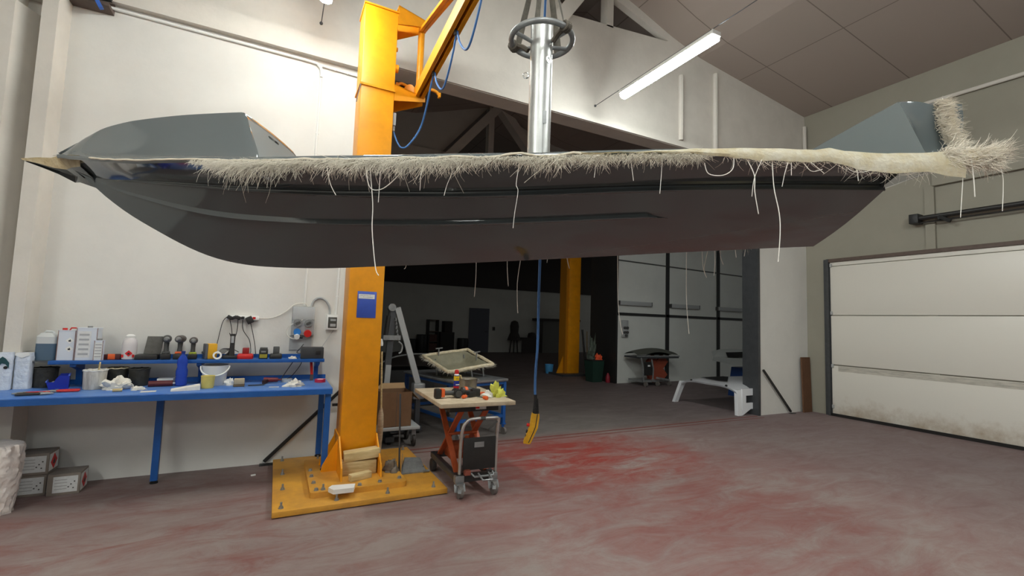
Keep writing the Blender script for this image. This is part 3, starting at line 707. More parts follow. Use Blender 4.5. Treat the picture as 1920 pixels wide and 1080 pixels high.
# hoist above the view
ho = thing('chain_hoist', 'electric chain hoist hanging under the crane boom above the view', 'hoist', (BX(1.85), 1.85, 3.79))
mk('body', M().box(-.09, .09, -.13, .13, -.26, -.06, .02), M_yel, ho); mk('trolley', M().box(-.05, .05, -.06, .06, -.06, .02, .005), M_dsteel, ho)
mk('hook', M().cyl((0, 0, -.26), (0, 0, -.34), .012).tube([(.03*math.cos(a), 0, -.365+.03*math.sin(a)) for a in [PI*.5+i*PI*1.5/10 for i in range(11)]], .009, 8), M_dsteel, ho)
# pendant control on its cable, hanging down behind the boat
px, py = 1.06+.06*.891+.66*.454, 1.85-.06*.454+.66*.891
pc = thing('pendant_control', 'yellow hand-held crane pendant hanging on a blue cable over the open floor', 'control', (px, py, .892), BR); pc.scale = (.82, .82, .82)
cab = [(-.03, -.42, 3.3), (-.02, -.02, 2.7), (0, 0, 1.5), (0, 0, .95), (.002, 0, .6), (-.006, 0, .42), (-.008, 0, .30), (-.006, 0, .21)]
mk('cable', M().tube(smooth_pts(cab, 6), .0095, 8), M_cable, pc)
gl = M()
for i in range(9): gl.cyl((.002+.0*i, 0, .19-i*.012), (.002, 0, .19-i*.012-.008), .014+.001*i, .018+.001*i, n=12)
gl.cyl((-.004, 0, .22), (.002, 0, .08), .012)
mk('cable_boot', gl, M_rubber, pc)
tlt = Matrix.Translation((.002, 0, .085)) @ Matrix.Rotation(.13, 4, 'Y')
mk('housing', M().ring([[tlt @ Vector((x*k+o_, y*k, z)) for x, y in ((-.03, -.024), (.03, -.024), (.03, .024), (-.03, .024))] for z, k, o_ in ((0, .9, 0), (-.02, 1, 0), (-.10, 1.0, .0), (-.12, .98, -.006), (-.21, .9, -.03), (-.222, .75, -.033))]), mat('pendant_yellow', 'd9a21c', .5, var=.2, scale=20), pc)
mk('trim_line', M().tube([tlt @ Vector(p) for p in ((.012, -.0255, 0), (.012, -.0255, -.09), (.004, -.0255, -.125), (-.02, -.0245, -.21))], .003, 6), M_black, pc)
mk('stop_button', M().cyl(tlt @ Vector((-.028, 0, -.09)), tlt @ Vector((-.052, 0, -.09)), .012, n=14), M_red, pc)
for z in (-.135, -.17): mk('push_button', M().cyl(tlt @ Vector((-.034, -.006, z)), tlt @ Vector((-.05, -.006, z)), .012, n=12), M_black, pc)
# ------------------------------------------------------------------ blue bench and wall shelf
BZ = .845
be = thing('workbench', 'long blue steel workbench crowded with tools against the white wall', 'workbench', (-.8, 4.9, 0)); o = (-.8, 4.9, 0)
mk('worktop', M().box(-3.2, .50, 4.535, 5.27, BZ-.012, BZ, .002), M_bluetop, be, o)
mk('front_rail', M().box(-3.2, .50, 4.53, 4.56, BZ-.055, BZ-.012).box(.47, .50, 4.56, 5.27, BZ-.055, BZ-.012), M_blue, be, o)
mk('back_rail', M().box(-3.2, .50, 5.25, 5.275, BZ-.05, BZ+.04), M_blue, be, o)
for x, y, zb in ((.47, 4.60, .098), (-.86, 5.06, 0), (-2.6, 4.6, 0), (.47, 5.22, .055)):
    mk('leg', M().box(x-.025, x+.025, y-.025, y+.025, zb+.025, BZ-.02), M_blue, be, o)
    mk('leg_foot', M().cyl((x, y, zb), (x, y, zb+.012), .03).cyl((x, y, zb+.012), (x, y, zb+.03), .018), M_rubber, be, o)
SZ = 1.065; SY = 5.13
sh = thing('tool_shelf', 'narrow blue steel shelf above the workbench holding drills and chargers', 'shelf', (-.6, SY, BZ)); o = (-.6, SY, BZ)
mk('shelf_board', M().box(-1.62, .46, 5.03, 5.27, SZ-.03, SZ, .002), M_blue, sh, o)
mk('shelf_board', M().box(-1.76, -1.60, 5.05, 5.27, SZ-.012, SZ-.001), M_dsteel, sh, o)
mk('shelf_back', M().box(-1.62, .46, 5.258, 5.27, SZ, SZ+.035), M_blue, sh, o)
for x in (-1.47, -.60, .40):
    mk('bracket', M().prism([(5.26, BZ), (5.26, SZ-.03), (5.05, SZ-.03), (5.05, SZ-.05), (5.20, SZ-.09), (5.21, BZ)], x-.02, x+.02, 'x'), M_blue, sh, o)

def solo(name, m, material, label, cat, loc, rz=0., group=None, **k):
    ob = mk(name, m, material, None, loc=loc, rz=rz, **k); return tag(ob, label, cat, group)
TOP = BZ+.0005
# wrapped packs at the left end
def pack(x, y, w, h, rz, lab, art):
    t = thing('wrapped_pack', lab, 'pack', (x, y, TOP), rz)
    m = M(); rows = []
    for i in range(15):
        z = h*i/14; k = 1-.10*max(0, (z/h-.85)/.15)
        rows.append([(w/2*k*sx+.004*mnoise.noise(Vector((x*9+sx, sy*3, z*30))), w/2*k*sy*.8+.004*mnoise.noise(Vector((sx, y+sy, z*33))), z) for sx, sy in rrect2])
    m.ring(rows); mk('wrap', m, mat('cloudy_film', 'd3dbe6', .35, var=.12, scale=22, bump=.5, bscale=30), t)
    if art: mk('printed_band', M().surf([[(-.03+.02*i, -w*.41-.004, h*.62+.03*math.sin(i*1.2+j*.3)+j*.05) for i in range(4)] for j in range(2)], .001), mat('print_teal', '3d6b70', .5), t); mk('print_dot', M().cyl((.012, -w*.41-.002, h*.6), (.012, -w*.41-.006, h*.6), .012), M_black, t)
    else: mk('folded_top', M().prism([(-.04, h), (.04, h), (.045, h*.93), (0, h*.86), (-.045, h*.93)], -w*.42-.003, -w*.42, 'y'), M_white, t)
rrect2 = [(p[0], p[1]) for p in rrect(-1, 1, -1, 1, .4, 3)]
pack(-1.86, 5.02, .085, .29, .1, 'pale film-wrapped pack with teal print at far left of bench', True)
pack(-1.765, 5.06, .095, .285, -.1, 'whitish film-wrapped pack with folded white top on bench', False)
def pot(name, lab, cat, x, y, r, h, mt, rim=None, fill=None, rb=None, group=None):
    t = thing(name, lab, cat, (x, y, TOP)); rb = rb or r*.92
    mk('body', M().lathe([(rb*.96, 0), (rb, .006), (r, h*.96), (r*1.03, h*.965), (r*1.03, h), (r*.97, h), (rb*.93, .02), (.001, .018)], 28, cap=False), mt, t)
    if fill: mk('contents', M().lathe([(.001, h*.8), (r*.93, h*.8)], 24, cap=False), fill, t)
    if rim: mk('rim_crust', M().tube([(r*1.01*math.cos(2*PI*i/24), r*1.01*math.sin(2*PI*i/24), h-.004+.003*math.sin(i*2.3)) for i in range(24)], .005, 6, True), rim, t)
    return t
M_dirty = mat('resin_stained_black', '3b3a34', .6, var=.4, scale=12, col2='2a2925', bump=.3, bscale=30)
pot('bucket', 'black resin-stained bucket at left of bench behind the blue bin', 'bucket', -1.655, 5.13, .077, .16, M_dirty, M_dirty, M_black)
bn = thing('storage_bin', 'dark blue open-front storage bin on the bench', 'bin', (-1.53, 5.03, TOP), -PI/2+.25)
m = M(); th = .004
m.box(-.09, .09, .05, .054, 0, .105).box(-.09, .09, -.06, .05, 0, .004)
for x in (-.092, .088): m.prism([(-.06, 0), (.054, 0), (.054, .108), (-.005, .108), (-.035, .06), (-.075, .06)], x, x+.004, 'x')
m.ring([[(-.09, -.06, 0), (.09, -.06, 0), (.09, -.056, 0), (-.09, -.056, 0)], [(-.09, -.078, .062), (.09, -.078, .062), (.09, -.074, .062), (-.09, -.074, .062)]])
mk('shell', m, mat('bin_blue', '1d2f9a', .35), bn)
mk('rim', M().box(-.094, .094, .046, .058, .104, .112, .002).box(-.094, .094, -.082, -.072, .058, .066, .002), mat('bin_rim', '4a62c0', .3), bn)
for i in range(7): mk('loose_part', M().cyl((random.uniform(-.06, .06), random.uniform(-.05, .03), .03+.004*i), (random.uniform(-.06, .06), random.uniform(-.05, .03), .045+.003*i), .007, n=8), M_galvd, bn)
def pliers(x, y, rz, lab, col, ln=.2):
    t = thing('pliers', lab, 'tool', (x, y, TOP), rz)
    for s in (-1, 1):
        mk('handle', M().tube(smooth_pts([(0, s*.004, .012), (-.03, s*.014, .012), (-.08, s*.02, .012), (-.13, s*.016, .012)]), .009, 8), col, t)
        mk('jaw', M().tube([(0, -s*.004, .012), (.03, -s*.011, .012), (.07, -s*.004, .011)], [.009, .009, .004], 8), M_galvd, t)
    mk('pivot', M().cyl((0, 0, .002), (0, 0, .024), .012), M_galvd, t)
pliers(-1.62, 4.70, PI, 'red-handled pliers at front left edge of bench', M_red)
pliers(-1.47, 4.78, PI+.1, 'red-handled pliers lying in front of the blue bin', M_red)
pliers(-1.52, 4.66, .12, 'black-handled shears on bench edge in front of the bin', M_blackp)
pw = pot('paint_pot', 'white paint-dripped pot with a wooden stirring stick on bench', 'pot', -1.29, 4.93, .076, .155, mat('drip_white', 'd6d3cb', .55, var=.25, scale=10, stretch=(3, 3, .6), col2='a9a59c'), M_white, M_offw)
mk('stirring_stick', M().bar((.01, .01, .05), (.02, .015, .215), .02, .008), M_wood, pw)
pot('tin', 'dented dark tin with pale resin rim on bench beside white pot', 'tin', -1.19, 5.1, .078, .155, M_dirty, M_glass, M_black)
pot('bucket', 'small black bucket on bench right of the dented tin', 'bucket', -1.03, 5.06, .074, .15, M_dirty, M_dirty, M_black, rb=.066)
solo('glove', crumple(M(), (0, 0, 0), .11, .075, .075, 3.1, 26, 12, .7), M_offw, 'crumpled white rag in front of the two dark pots', 'rag', (-1.14, 4.87, TOP))
solo('wood_scrap', M().cyl((-.03, 0, .012), (.03, 0, .012), .012, n=10), M_wood, 'small brown wood offcut lying on white rag front', 'scrap', (-1.09, 4.72, TOP), .2)
solo('paper_scrap', M().box(-.05, .05, -.03, .03, 0, .004), M_offw, 'flat white paper scrap on bench front left of sanding cloth', 'scrap', (-.88, 4.66, TOP), .1)
solo('paper_scrap', crumple(M(), (0, 0, 0), .05, .04, .03, 9.2), M_offw, 'small pale scrap heap on bench below second dark bucket', 'scrap', (-.97, 4.78, TOP))
ck = thing('caulk_tube', 'dark red sealant tube lying on the bench left of blue bottle', 'tube', (-.85, 4.96, TOP), .08)
mk('barrel', M().cyl((-.09, 0, .025), (.08, 0, .025), .025), mat('maroon', '5a2327', .4), ck); mk('nozzle', M().cyl((.08, 0, .025), (.13, 0, .025), .008, .003), M_white, ck)
solo('white_box', M().box(-.06, .06, -.04, .04, 0, .05, .003), M_white, 'small white carton on bench behind the sealant tube', 'box', (-.85, 5.14, TOP))
bo2 = thing('water_bottle', 'translucent blue plastic water bottle standing on the bench', 'bottle', (-.715, 4.98, TOP))
M_bott = mat('bottle_blue', '4a6fe0', .12, trans=.6, ior=1.2)
mk('body', M().lathe([(.030, 0), (.043, .006), (.044, .06), (.040, .075), (.044, .09), (.045, .13), (.036, .165), (.041, .20), (.040, .225), (.026, .255), (.014, .272), (.013, .285)], 28), M_bott, bo2)
mk('cap', M().cyl((0, 0, .283), (0, 0, .303), .016), mat('cap_blue', '16307c', .4), bo2)
sc = thing('sanding_cloth', 'folded off-white cloth pad at bench front below blue bottle', 'cloth', (-.63, 4.68, TOP), .25)
mk('cloth', M().ring([[(-.11, -.035, 0), (.09, -.04, 0), (.10, .04, 0), (-.10, .035, 0)], [(-.11, -.033, .012), (.09, -.038, .04), (.095, .038, .045), (-.1, .033, .016)]]), M_offw, sc)
pot('cup', 'yellow plastic mixing cup on bench in front of white bucket', 'cup', -.495, 4.78, .052, .105, mat('cup_yellow', 'dccb72', .5, var=.1, scale=12), None, M_offw, rb=.047)
wb = pot('bucket', 'white plastic bucket with drooping handle on the bench', 'bucket', -.465, 4.97, .102, .178, mat('bucket_white', 'd9dde0', .35), None, None, rb=.088)
mk('lid', M().lathe([(.001, .181), (.098, .183), (.104, .180), (.104, .172)], 28, cap=False), M_black, wb)
mk('handle', M().tube([(.11*math.cos(a), -.112*abs(math.sin(a)) if True else 0, .166-.075*math.sin(a)) for a in [PI*i/18 for i in range(19)]], .007, 8), M_white, wb)
solo('filter_cone', crumple(M(), (0, 0, 0), .05, .04, .055, 5.5, 16, 8, .5), M_white, 'crumpled white paper right of the white bucket', 'paper', (-.345, 4.93, TOP))
br = thing('sanding_block', 'tan sanding block with dark base on bench', 'block', (-.26, 4.82, TOP), .05)
mk('pad', M().box(-.043, .043, -.03, .03, 0, .02, .004), mat('pad_brown', '6a5b48', .8), br); mk('block', M().box(-.042, .042, -.028, .028, .02, .07, .008), mat('block_tan', 'b8a98b', .8), br)
solo('file', M().bar((-.05, 0, .006), (.08, .02, .006), .02, .008), M_dsteel, 'dark flat file on bench right of the sanding block', 'file', (-.14, 4.82, TOP))
hg = thing('glue_gun', 'dark red glue gun lying on bench with black cable', 'tool', (0, 4.99, TOP), -.1)
mk('barrel', M().cyl((-.07, 0, .03), (.05, 0, .03), .024, .02).cyl((.05, 0, .03), (.085, 0, .03), .01, .005), mat('gun_red', '6e1f22', .4), hg); mk('grip', M().bar((-.04, 0, .025), (-.06, -.08, .018), .03, .03), mat('gun_dark', '3a2322', .5), hg)
mk('power_cord', M().tube(smooth_pts([(.07, .02, .02), (.10, .1, .08), (.17, .15, .2), (.19, .16, .225), (.24, .16, .18), (.16, .12, .05), (.09, .06, .01)]), .004, 6), M_black, hg)
solo('tape_roll', M().lathe([(.022, 0), (.05, 0), (.05, .03), (.022, .03), (.022, 0)], 24, cap=False), mat('clear_tape', 'c9cdd0', .25, trans=.3), 'roll of clear tape on bench behind the white glove', 'tape', (.13, 5.05, TOP))
solo('glove', crumple(M(), (0, 0, 0), .07, .05, .05, 11.3, 22, 10, .7), M_offw, 'white work glove heap at the bench right front', 'glove', (.18, 4.72, TOP))
solo('paper_scrap', M().box(-.04, .04, -.014, .014, 0, .003), M_offw, 'thin white scrap strip on bench below the glue gun', 'scrap', (.02, 4.70, TOP), -.1)
tr_ = thing('tape_roll', 'pink and white tape roll on right end of bench', 'tape', (.425, 4.96, TOP), 0)
mk('core', M().lathe([(.02, .004), (.036, .004), (.036, .028), (.02, .028)], 20), M_white, tr_); mk('tape', M().lathe([(.036, .0), (.05, .0), (.05, .03), (.036, .03), (.036, 0)], 24, cap=False), mat('tape_pink', 'c22a4a', .4), tr_)
rf = thing('brush', 'red-handled brush leaning under right end of the shelf', 'brush', (.355, 5.10, TOP), 0)
mk('handle', M().bar((0, 0, .06), (-.012, .02, .19), .024, .01), M_red, rf); mk('bristles', M().bar((0, 0, 0), (0, 0, .06), .03, .014), M_brown, rf)

# things on the shelf
ST = SZ+.0005
jc = thing('jerrycan', 'translucent jerrycan half full of blue-grey liquid at shelf left end', 'can', (-1.665, SY+.02, SZ), 0)
mk('body', M().prism(rrect(-.064, .064, -.06, .06, .02), .135, .19).ring([[(x, y, .19) for x, y in rrect(-.064, .064, -.06, .06, .02)], [(x*.55-.01, y*.6, .222) for x, y in rrect(-.064, .064, -.06, .06, .02)]]).tube([(-.03, 0, .215), (-.02, 0, .235), (.02, 0, .232), (.03, 0, .215)], .009, 8), mat('can_milky', 'c3c6c6', .4), jc)
mk('liquid', M().prism(rrect(-.064, .064, -.06, .06, .02), 0, .135), mat('liquid_blue', '4d6377', .3), jc)
def hazard(par, x, y, z, s, red=False, ax='y'):
    m = M(); d = [(-s, 0), (0, -s), (s, 0), (0, s)]
    if ax == 'y': m.prism([(x+a, z+b) for a, b in d], y-.0012, y, 'y')
    else: m.prism([(y+a, z+b) for a, b in d], x, x+.0012, 'x')
    mk('hazard_diamond', m, mat('hazard_red', 'd01f24', .5) if red else M_white, par)
    f = M()
    if ax == 'y': f.prism([(x-.3*s, z-.35*s), (x+.3*s, z-.35*s), (x+.32*s, z-.1*s), (x+.05*s, z+.45*s), (x-.05*s, z+.1*s), (x-.3*s, z+.15*s)], y-.0022, y-.0013, 'y')
    else: f.prism([(y-.3*s, z-.35*s), (y+.3*s, z-.35*s), (y+.32*s, z-.1*s), (y+.05*s, z+.45*s), (y-.05*s, z+.1*s), (y-.3*s, z+.15*s)], x+.0013, x+.0022, 'x')
    mk('hazard_flame', f, M_black, par)
def tincan(x, y, w, d, h, lab, kind, rz=0.):
    t = thing('metal_can', lab, 'can', (x, y, ST), rz)
    b = M().prism(rrect(-w/2, w/2, -d/2, d/2, .008, 3), 0, h); b.prism(rrect(-w/2-.002, w/2+.002, -d/2-.002, d/2+.002, .008, 3), h-.004, h+.002)
    mk('body', b, M_tin, t)
    mk('edge_seam', M().box(-w/2+.002, -w/2+.006, -d/2-.002, -d/2, 0, h).box(w/2-.006, w/2-.002, -d/2-.002, -d/2, 0, h), mat('seam_brown', '8a6a60', .6), t)
    if kind == 1:
        hazard(t, .022, -d/2-.001, h*.66, .026); hazard(t, .022, -d/2-.001, h*.38, .026)
        mk('cap', M().cyl((-.03, 0, h), (-.03, 0, h+.018), .016), M_red, t); mk('handle', M().tube([(.0, 0, h), (.01, 0, h+.02), (.045, 0, h+.02), (.055, 0, h)], .006, 6), M_red, t)
    else:
        mk('label', M().box(-w*.42, w*.2 if kind == 2 else w*.42, -d/2-.002, -d/2-.001, h*.08, h*.9), M_label, t)
        for i in range(5): mk('print_block', M().box(-w*.34, w*.12 if kind == 2 else w*.34, -d/2-.003, -d/2-.002, h*(.16+.15*i), h*(.22+.15*i)), mat('print_grey', 'a9abad', .7), t)
        mk('cap', M().cyl((0, 0, h), (0, 0, h+.016), .017), M_galvd, t)
tincan(-1.535, SY, .115, .1, .245, 'square metal can with hazard diamonds and red cap on shelf', 1)
tincan(-1.405, SY, .14, .12, .268, 'tallest square metal can with printed text label on shelf', 2)
tincan(-1.318, SY-.06, .062, .045, .165, 'small narrow metal can standing before the tallest one', 3)
tb = thing('tape_box', 'black box with an orange lid panel on shelf right of cans', 'box', (-1.235, SY, ST))
mk('box', M().box(-.055, .055, -.035, .035, 0, .046, .004), mat('dark_redbrown', '4a1d1c', .6), tb); mk('lid_panel', M().box(-.028, .02, -.037, -.0345, .004, .05, .002), M_orange, tb)
sp2 = thing('spray_bottle', 'clear pressure sprayer bottle with red hazard diamond on shelf', 'bottle', (-1.128, SY, ST))
mk('body', M().lathe([(.046, 0), (.053, .006), (.054, .13), (.048, .165), (.034, .185), (.03, .19)], 28), mat('cloudy_bottle', 'cfcaca', .3), sp2)
mk('cap', M().lathe([(.033, .188), (.034, .205), (.026, .212), (.02, .217)], 20), M_white, sp2); hazard(sp2, .008, -.0535, .055, .027, True)
for x in (-.036, .038): mk('label_patch', M().box(x-.008, x+.008, -.045, -.041, .02, .045), M_red, sp2)
cs = thing('instrument_case', 'open dark grey instrument case with lid up on shelf', 'case', (-.985, SY, ST))
mk('base', M().box(-.09, .07, -.07, .06, 0, .045, .006), M_blackp, cs)
mk('lid', M().ring([[(-.05, .03, .045), (.07, .03, .045), (.07, .05, .045), (-.05, .05, .045)], [(-.035, .06, .2), (.085, .06, .2), (.085, .08, .2), (-.035, .08, .2)]]), mat('case_grey', '5d5b56', .6, var=.3, scale=25), cs)
def drill(x, y, rz, lab, accent, s=1., group='cordless tools standing on the shelf'):
    t = thing('cordless_drill', lab, 'drill', (x, y, ST), rz, group)
    mk('battery', M().box(-.038*s, .038*s, -.045*s, .045*s, 0, .05*s, .008), M_blackp, t)
    mk('grip', M().ring([[(.02*s*k*math.cos(a), (.026*k*math.sin(a)+q)*s, z*s) for a in [2*PI*i/12 for i in range(12)]] for z, k, q in ((.048, 1.25, 0), (.07, 1, 0), (.11, .9, .004), (.15, 1.05, .008))]), M_dgrey, t)
    mk('motor_housing', M().ring([[(r*math.cos(a)*s, y_*s, (.182+r*math.sin(a)*.95)*s) for a in [2*PI*i/16 for i in range(16)]] for y_, r in ((.075, .018), (.07, .03), (.04, .036), (-.03, .036), (-.06, .03))]), mat('tool_brown', '4e4743', .45) if accent is not M_dgrey else M_dgrey, t)
    mk('chuck', M().ring([[(r*math.cos(a)*s, y_*s, (.182+r*math.sin(a))*s) for a in [2*PI*i/12 for i in range(12)]] for y_, r in ((-.06, .024), (-.085, .021), (-.1, .01))]), M_galvd, t)
    mk('collar', M().box(-.03*s, .03*s, -.03*s, .03*s, .05*s, .07*s, .006), accent, t)
drill(-.865, SY-.01, .15, 'dark cordless drill on shelf, nearest the open case', M_dgrey)
drill(-.765, SY-.01, -.1, 'cordless drill with orange battery collar on shelf', M_orange)
drill(-.665, SY-.01, .1, 'smaller cordless drill with yellow-green battery collar on shelf', mat('lime', 'a9b53c', .5), .93)
yb = thing('laser_level', 'yellow and dark grey boxy laser level on shelf', 'tool', (-.53, SY+.01, ST), .35)
mk('body', M().box(-.03, .045, -.04, .04, 0, .142, .006), mat('tool_yellow', 'e0a826', .45), yb); mk('side_cover', M().box(-.052, -.03, -.042, .042, 0, .142, .006), mat('cover_slate', '5d6066', .5), yb)
mk('knob', M().cyl((-.052, 0, .06), (-.068, 0, .06), .012), M_dgrey, yb)
solo('tape_roll', M().lathe([(.022, -.009), (.036, -.009), (.036, .009), (.022, .009), (.022, -.009)], 24, cap=False).warp(lambda v: Vector((v.x, v.z*.9+v.y*.25, v.y+.037))), M_white, 'white tape ring propped against the yellow laser level', 'tape', (-.468, SY-.055, ST), .2)
cc = thing('cable_coil', 'loose coil of thin black cable behind the white ring on shelf', 'cable', (-.425, SY+.06, ST))
for i in range(5): mk('loop', M().tube([(.04*math.cos(a)+.004*i, .012*math.sin(a)+.004*i-.008, .05+.043*math.sin(a+.3*i)) for a in [2*PI*k/20 for k in range(20)]], .0028, 5, True), M_black, cc)
tc_ = thing('torch', 'black upright work torch standing in its charging cradle', 'torch', (-.358, SY+.01, ST))
mk('cradle', M().box(-.075, .05, -.04, .04, 0, .03, .008), M_blackp, tc_)
mk('handle', M().ring([[(x*k, y*k, z) for x, y in rrect(-.02, .02, -.018, .018, .008, 3)] for z, k in ((.03, 1.25), (.06, 1.1), (.12, .95), (.235, .98))]), M_blackp, tc_); mk('lens', M().box(-.012, .012, -.021, -.018, .15, .215, .002), M_grey, tc_)
def charger(x, lab, base, top, w=.1, h=.11):
    t = thing('battery_charger', lab, 'charger', (x, SY, ST))
    mk('base', M().ring([[(a*k, b*k, z) for a, b in rrect(-w/2, w/2, -.05, .05, .02, 4)] for z, k in ((0, .95), (.012, 1), (.035, 1), (.048, .85))]), base, t)
    mk('battery', M().box(-.026 if w > .09 else -.034, .03, -.03, .03, .045, h, .006), top, t)
    return t
charger(-.243, 'low red battery charger with red battery on shelf', M_red, mat('dark_red', '8c1c1c', .4), .135, .105)
s4 = thing('battery_charger', 'small black and yellow-trimmed battery charger on shelf', 'charger', (-.09, SY, ST))
mk('base', M().box(-.038, .038, -.04, .04, 0, .09, .006), M_blackp, s4); mk('trim', M().box(-.032, .032, -.042, -.04, .01, .045), mat('trim_olive', '9a8f2e', .5), s4); mk('battery', M().box(-.033, .033, -.03, .03, .09, .108, .005), M_dgrey, s4); mk('clip', M().box(-.02, .02, -.043, -.04, .06, .075, .001), M_galvd, s4)
charger(.018, 'black battery charger with black battery on shelf right of small one', M_blackp, M_dgrey, .11, .118)
solo('paper_scrap', crumple(M(), (0, 0, 0), .035, .03, .022, 21.), M_offw, 'pale crumpled bits on shelf beside the black radio box', 'scrap', (.168, SY-.03, ST))
rd = thing('power_supply', 'long black box power supply at right end of shelf', 'box', (.345, SY, ST))
mk('case', M().box(-.105, .108, -.06, .06, 0, .115, .008), mat('case_black', '3a3b3c', .5), rd); mk('socket', M().box(.03, .08, -.062, -.06, .04, .08, .002), M_black, rd)
mk('power_cord', M().tube(smooth_pts([(-.105, 0, .05), (-.14, 0, .06), (-.11, .03, .1), (-.08, .05, .14)]), .004, 6), M_black, rd)

# wall fittings above the bench
WF = WY-.001
ps = thing('power_strip', 'white power strip on the wall with black plugs and hanging leads', 'power strip', (-.285, WF, 1.455), 0)
mk('strip', M().box(-.15, .13, -.04, 0, -.022, .022, .008), M_white, ps); mk('switch', M().box(.075, .10, -.043, -.04, -.01, .012), M_red, ps)
for x, r, sz in ((-.12, .5, (.05, .05, .035)), (-.085, -.5, (.05, .04, .03)), (-.05, .4, (.045, .045, .035)), (-.01, 0, (.028, .03, .028)), (.05, -.5, (.06, .05, .07))):
    mk('plug', M().cb((0, 0, 0), sz, .006, Matrix.Translation((x, -.05, -.0 if x < .04 else -.02)) @ Matrix.Rotation(r, 4, 'Y')), M_blackp, ps)
zs = ST-1.455
for pts in ([(-.14, -.045, .01), (-.18, -.03, -.05), (-.21, -.03, -.25), (-.215, -.1, zs+.06)], [(-.12, -.06, -.02), (-.1, -.05, -.1), (-.09, -.05, -.2), (-.105, -.15, zs+.24)], [(-.05, -.06, -.01), (-.055, -.04, -.15), (-.09, -.05, -.28), (-.02, -.14, zs+.06)], [(-.01, -.06, -.02), (0, -.04, -.12), (.06, -.04, -.22), (.08, -.08, -.33), (.07, -.15, zs+.03)], [(.06, -.05, -.05), (.085, -.04, -.15), (.11, -.05, -.26), (.125, -.1, zs+.04)]):
    mk('lead', M().tube(smooth_pts(pts), .0035, 6), M_black, ps)
mk('supply_lead', M().tube(smooth_pts([(.13, -.02, 0), (.25, -.02, .01), (.36, -.02, .07), (.44, -.02, .15), (.51, -.02, .17), (.56, -.02, .16), (.57, -.03, .10), (.53, -.05, .0), (.42, -.05, -.06), (.39, -.05, -.12), (.40, -.06, -.17), (.45, -.06, -.20), (.49, -.07, -.19)]), .005, 6), M_offw, ps)
pb = thing('socket_panel', 'grey wall socket panel with two switches, a blue and a red socket', 'electrical box', (.255, WF, 1.23))
mk('back_box', M().box(-.11, .105, -.05, 0, .06, .36, .006).box(-.12, .09, -.02, 0, -.09, .06), M_grey, pb)
mk('door_cover', M().box(-.108, .103, -.055, -.05, .225, .355, .004), mat('cover_grey', 'b4b7b8', .4), pb)
for x in (-.055, .048):
    mk('rotary_switch', M().cyl((x, -.05, .19), (x, -.075, .19), .042, .04, n=24), M_galvd, pb); mk('switch_knob', M().bar((x-.02, -.083, .18), (x+.02, -.083, .2), .02, .016, (0, 1, 0)), M_dgrey, pb)
mk('blue_socket', M().cyl((-.055, -.05, .10), (-.055, -.085, .095), .034, n=20), mat('socket_blue', '2f7fd0', .4), pb); mk('red_socket', M().cyl((.045, -.05, .085), (.045, -.09, .08), .036, n=24), M_red, pb)
mk('socket_cap', M().cyl((-.055, -.06, .055), (-.055, -.1, .045), .026, n=18), M_white, pb); mk('plug', M().cyl((-.03, -.08, .045), (.0, -.085, .04), .014), M_black, pb)
bb = thing('breaker_box', 'small white breaker box with tinted window next to the yellow column', 'electrical box', (.535, WF, 1.43))
mk('case', M().box(-.058, .058, -.06, 0, -.075, .085, .006), M_white, bb); mk('window', M().box(-.042, .046, -.063, -.06, -.055, .06, .003), mat('smoked_window', '4b4b47', .2), bb); mk('breaker', M().box(-.02, .035, -.066, -.063, -.04, -.01).box(-.02, .035, -.066, -.063, .02, .04), M_grey, bb)
def conduit(lab, pts, r=.011, mt=M_white, nm='conduit_pipe'):
    t = thing(nm, lab, 'conduit', pts[0]); mk('pipe', M().tube([Vector(p)-Vector(pts[0]) for p in pts], r, 8), mt, t)
    P0, P1 = Vector(pts[0]), Vector(pts[-1])
    for k in range(1, 4):
        a = P0.lerp(P1, k/4)-Vector(pts[0])
        if len(pts) <= 4: mk('clip', M().cb(a, (.03, .02, .012) if abs(P1.z-P0.z) > .3 else (.012, .02, .03), .002), mt, t)
    return t
conduit('vertical white conduit running from the beam down to the socket panel', [(.27, WF-.013, 4.1), (.262, WF-.013, 3.0), (.255, WF-.013, 1.6)])
conduit('white conduit running down the wall to the small breaker box', [(.585, WF-.013, 2.3), (.575, WF-.013, 1.9), (.57, WF-.013, 1.52)])
conduit('pale curved conduit arching from socket panel to breaker box', smooth_pts([(.325, WF-.013, 1.595), (.345, WF-.013, 1.66), (.40, WF-.013, 1.69), (.46, WF-.013, 1.665), (.50, WF-.013, 1.60), (.51, WF-.013, 1.52)]), .011, M_grey)
conduit('long white conduit under the stepped beam on the left wall', [(-1.6, WF-.014, 4.262), (.1, WF-.014, 4.255), (.22, WF-.014, 4.25), (.265, WF-.014, 4.20), (.27, WF-.014, 4.11)], .016)
conduit('thin white conduit under beam near the yellow column top', [(.275, WF-.013, 4.235), (.8, WF-.013, 4.22)], .010)
conduit('white cable loop on wall left of the yellow column above boat', smooth_pts([(.575, WF-.012, 2.5), (.575, WF-.012, 3.15), (.59, WF-.012, 3.24), (.64, WF-.012, 3.27)]), .006)
solo('cable', M().tube([(0, 0, 0), (-.18, -.06, -.3), (-.19, -.06, -.31)], .003, 5), M_grey, 'thin grey lead from breaker box down to the shelf box', 'cable', (.56, WF-.02, 1.36))
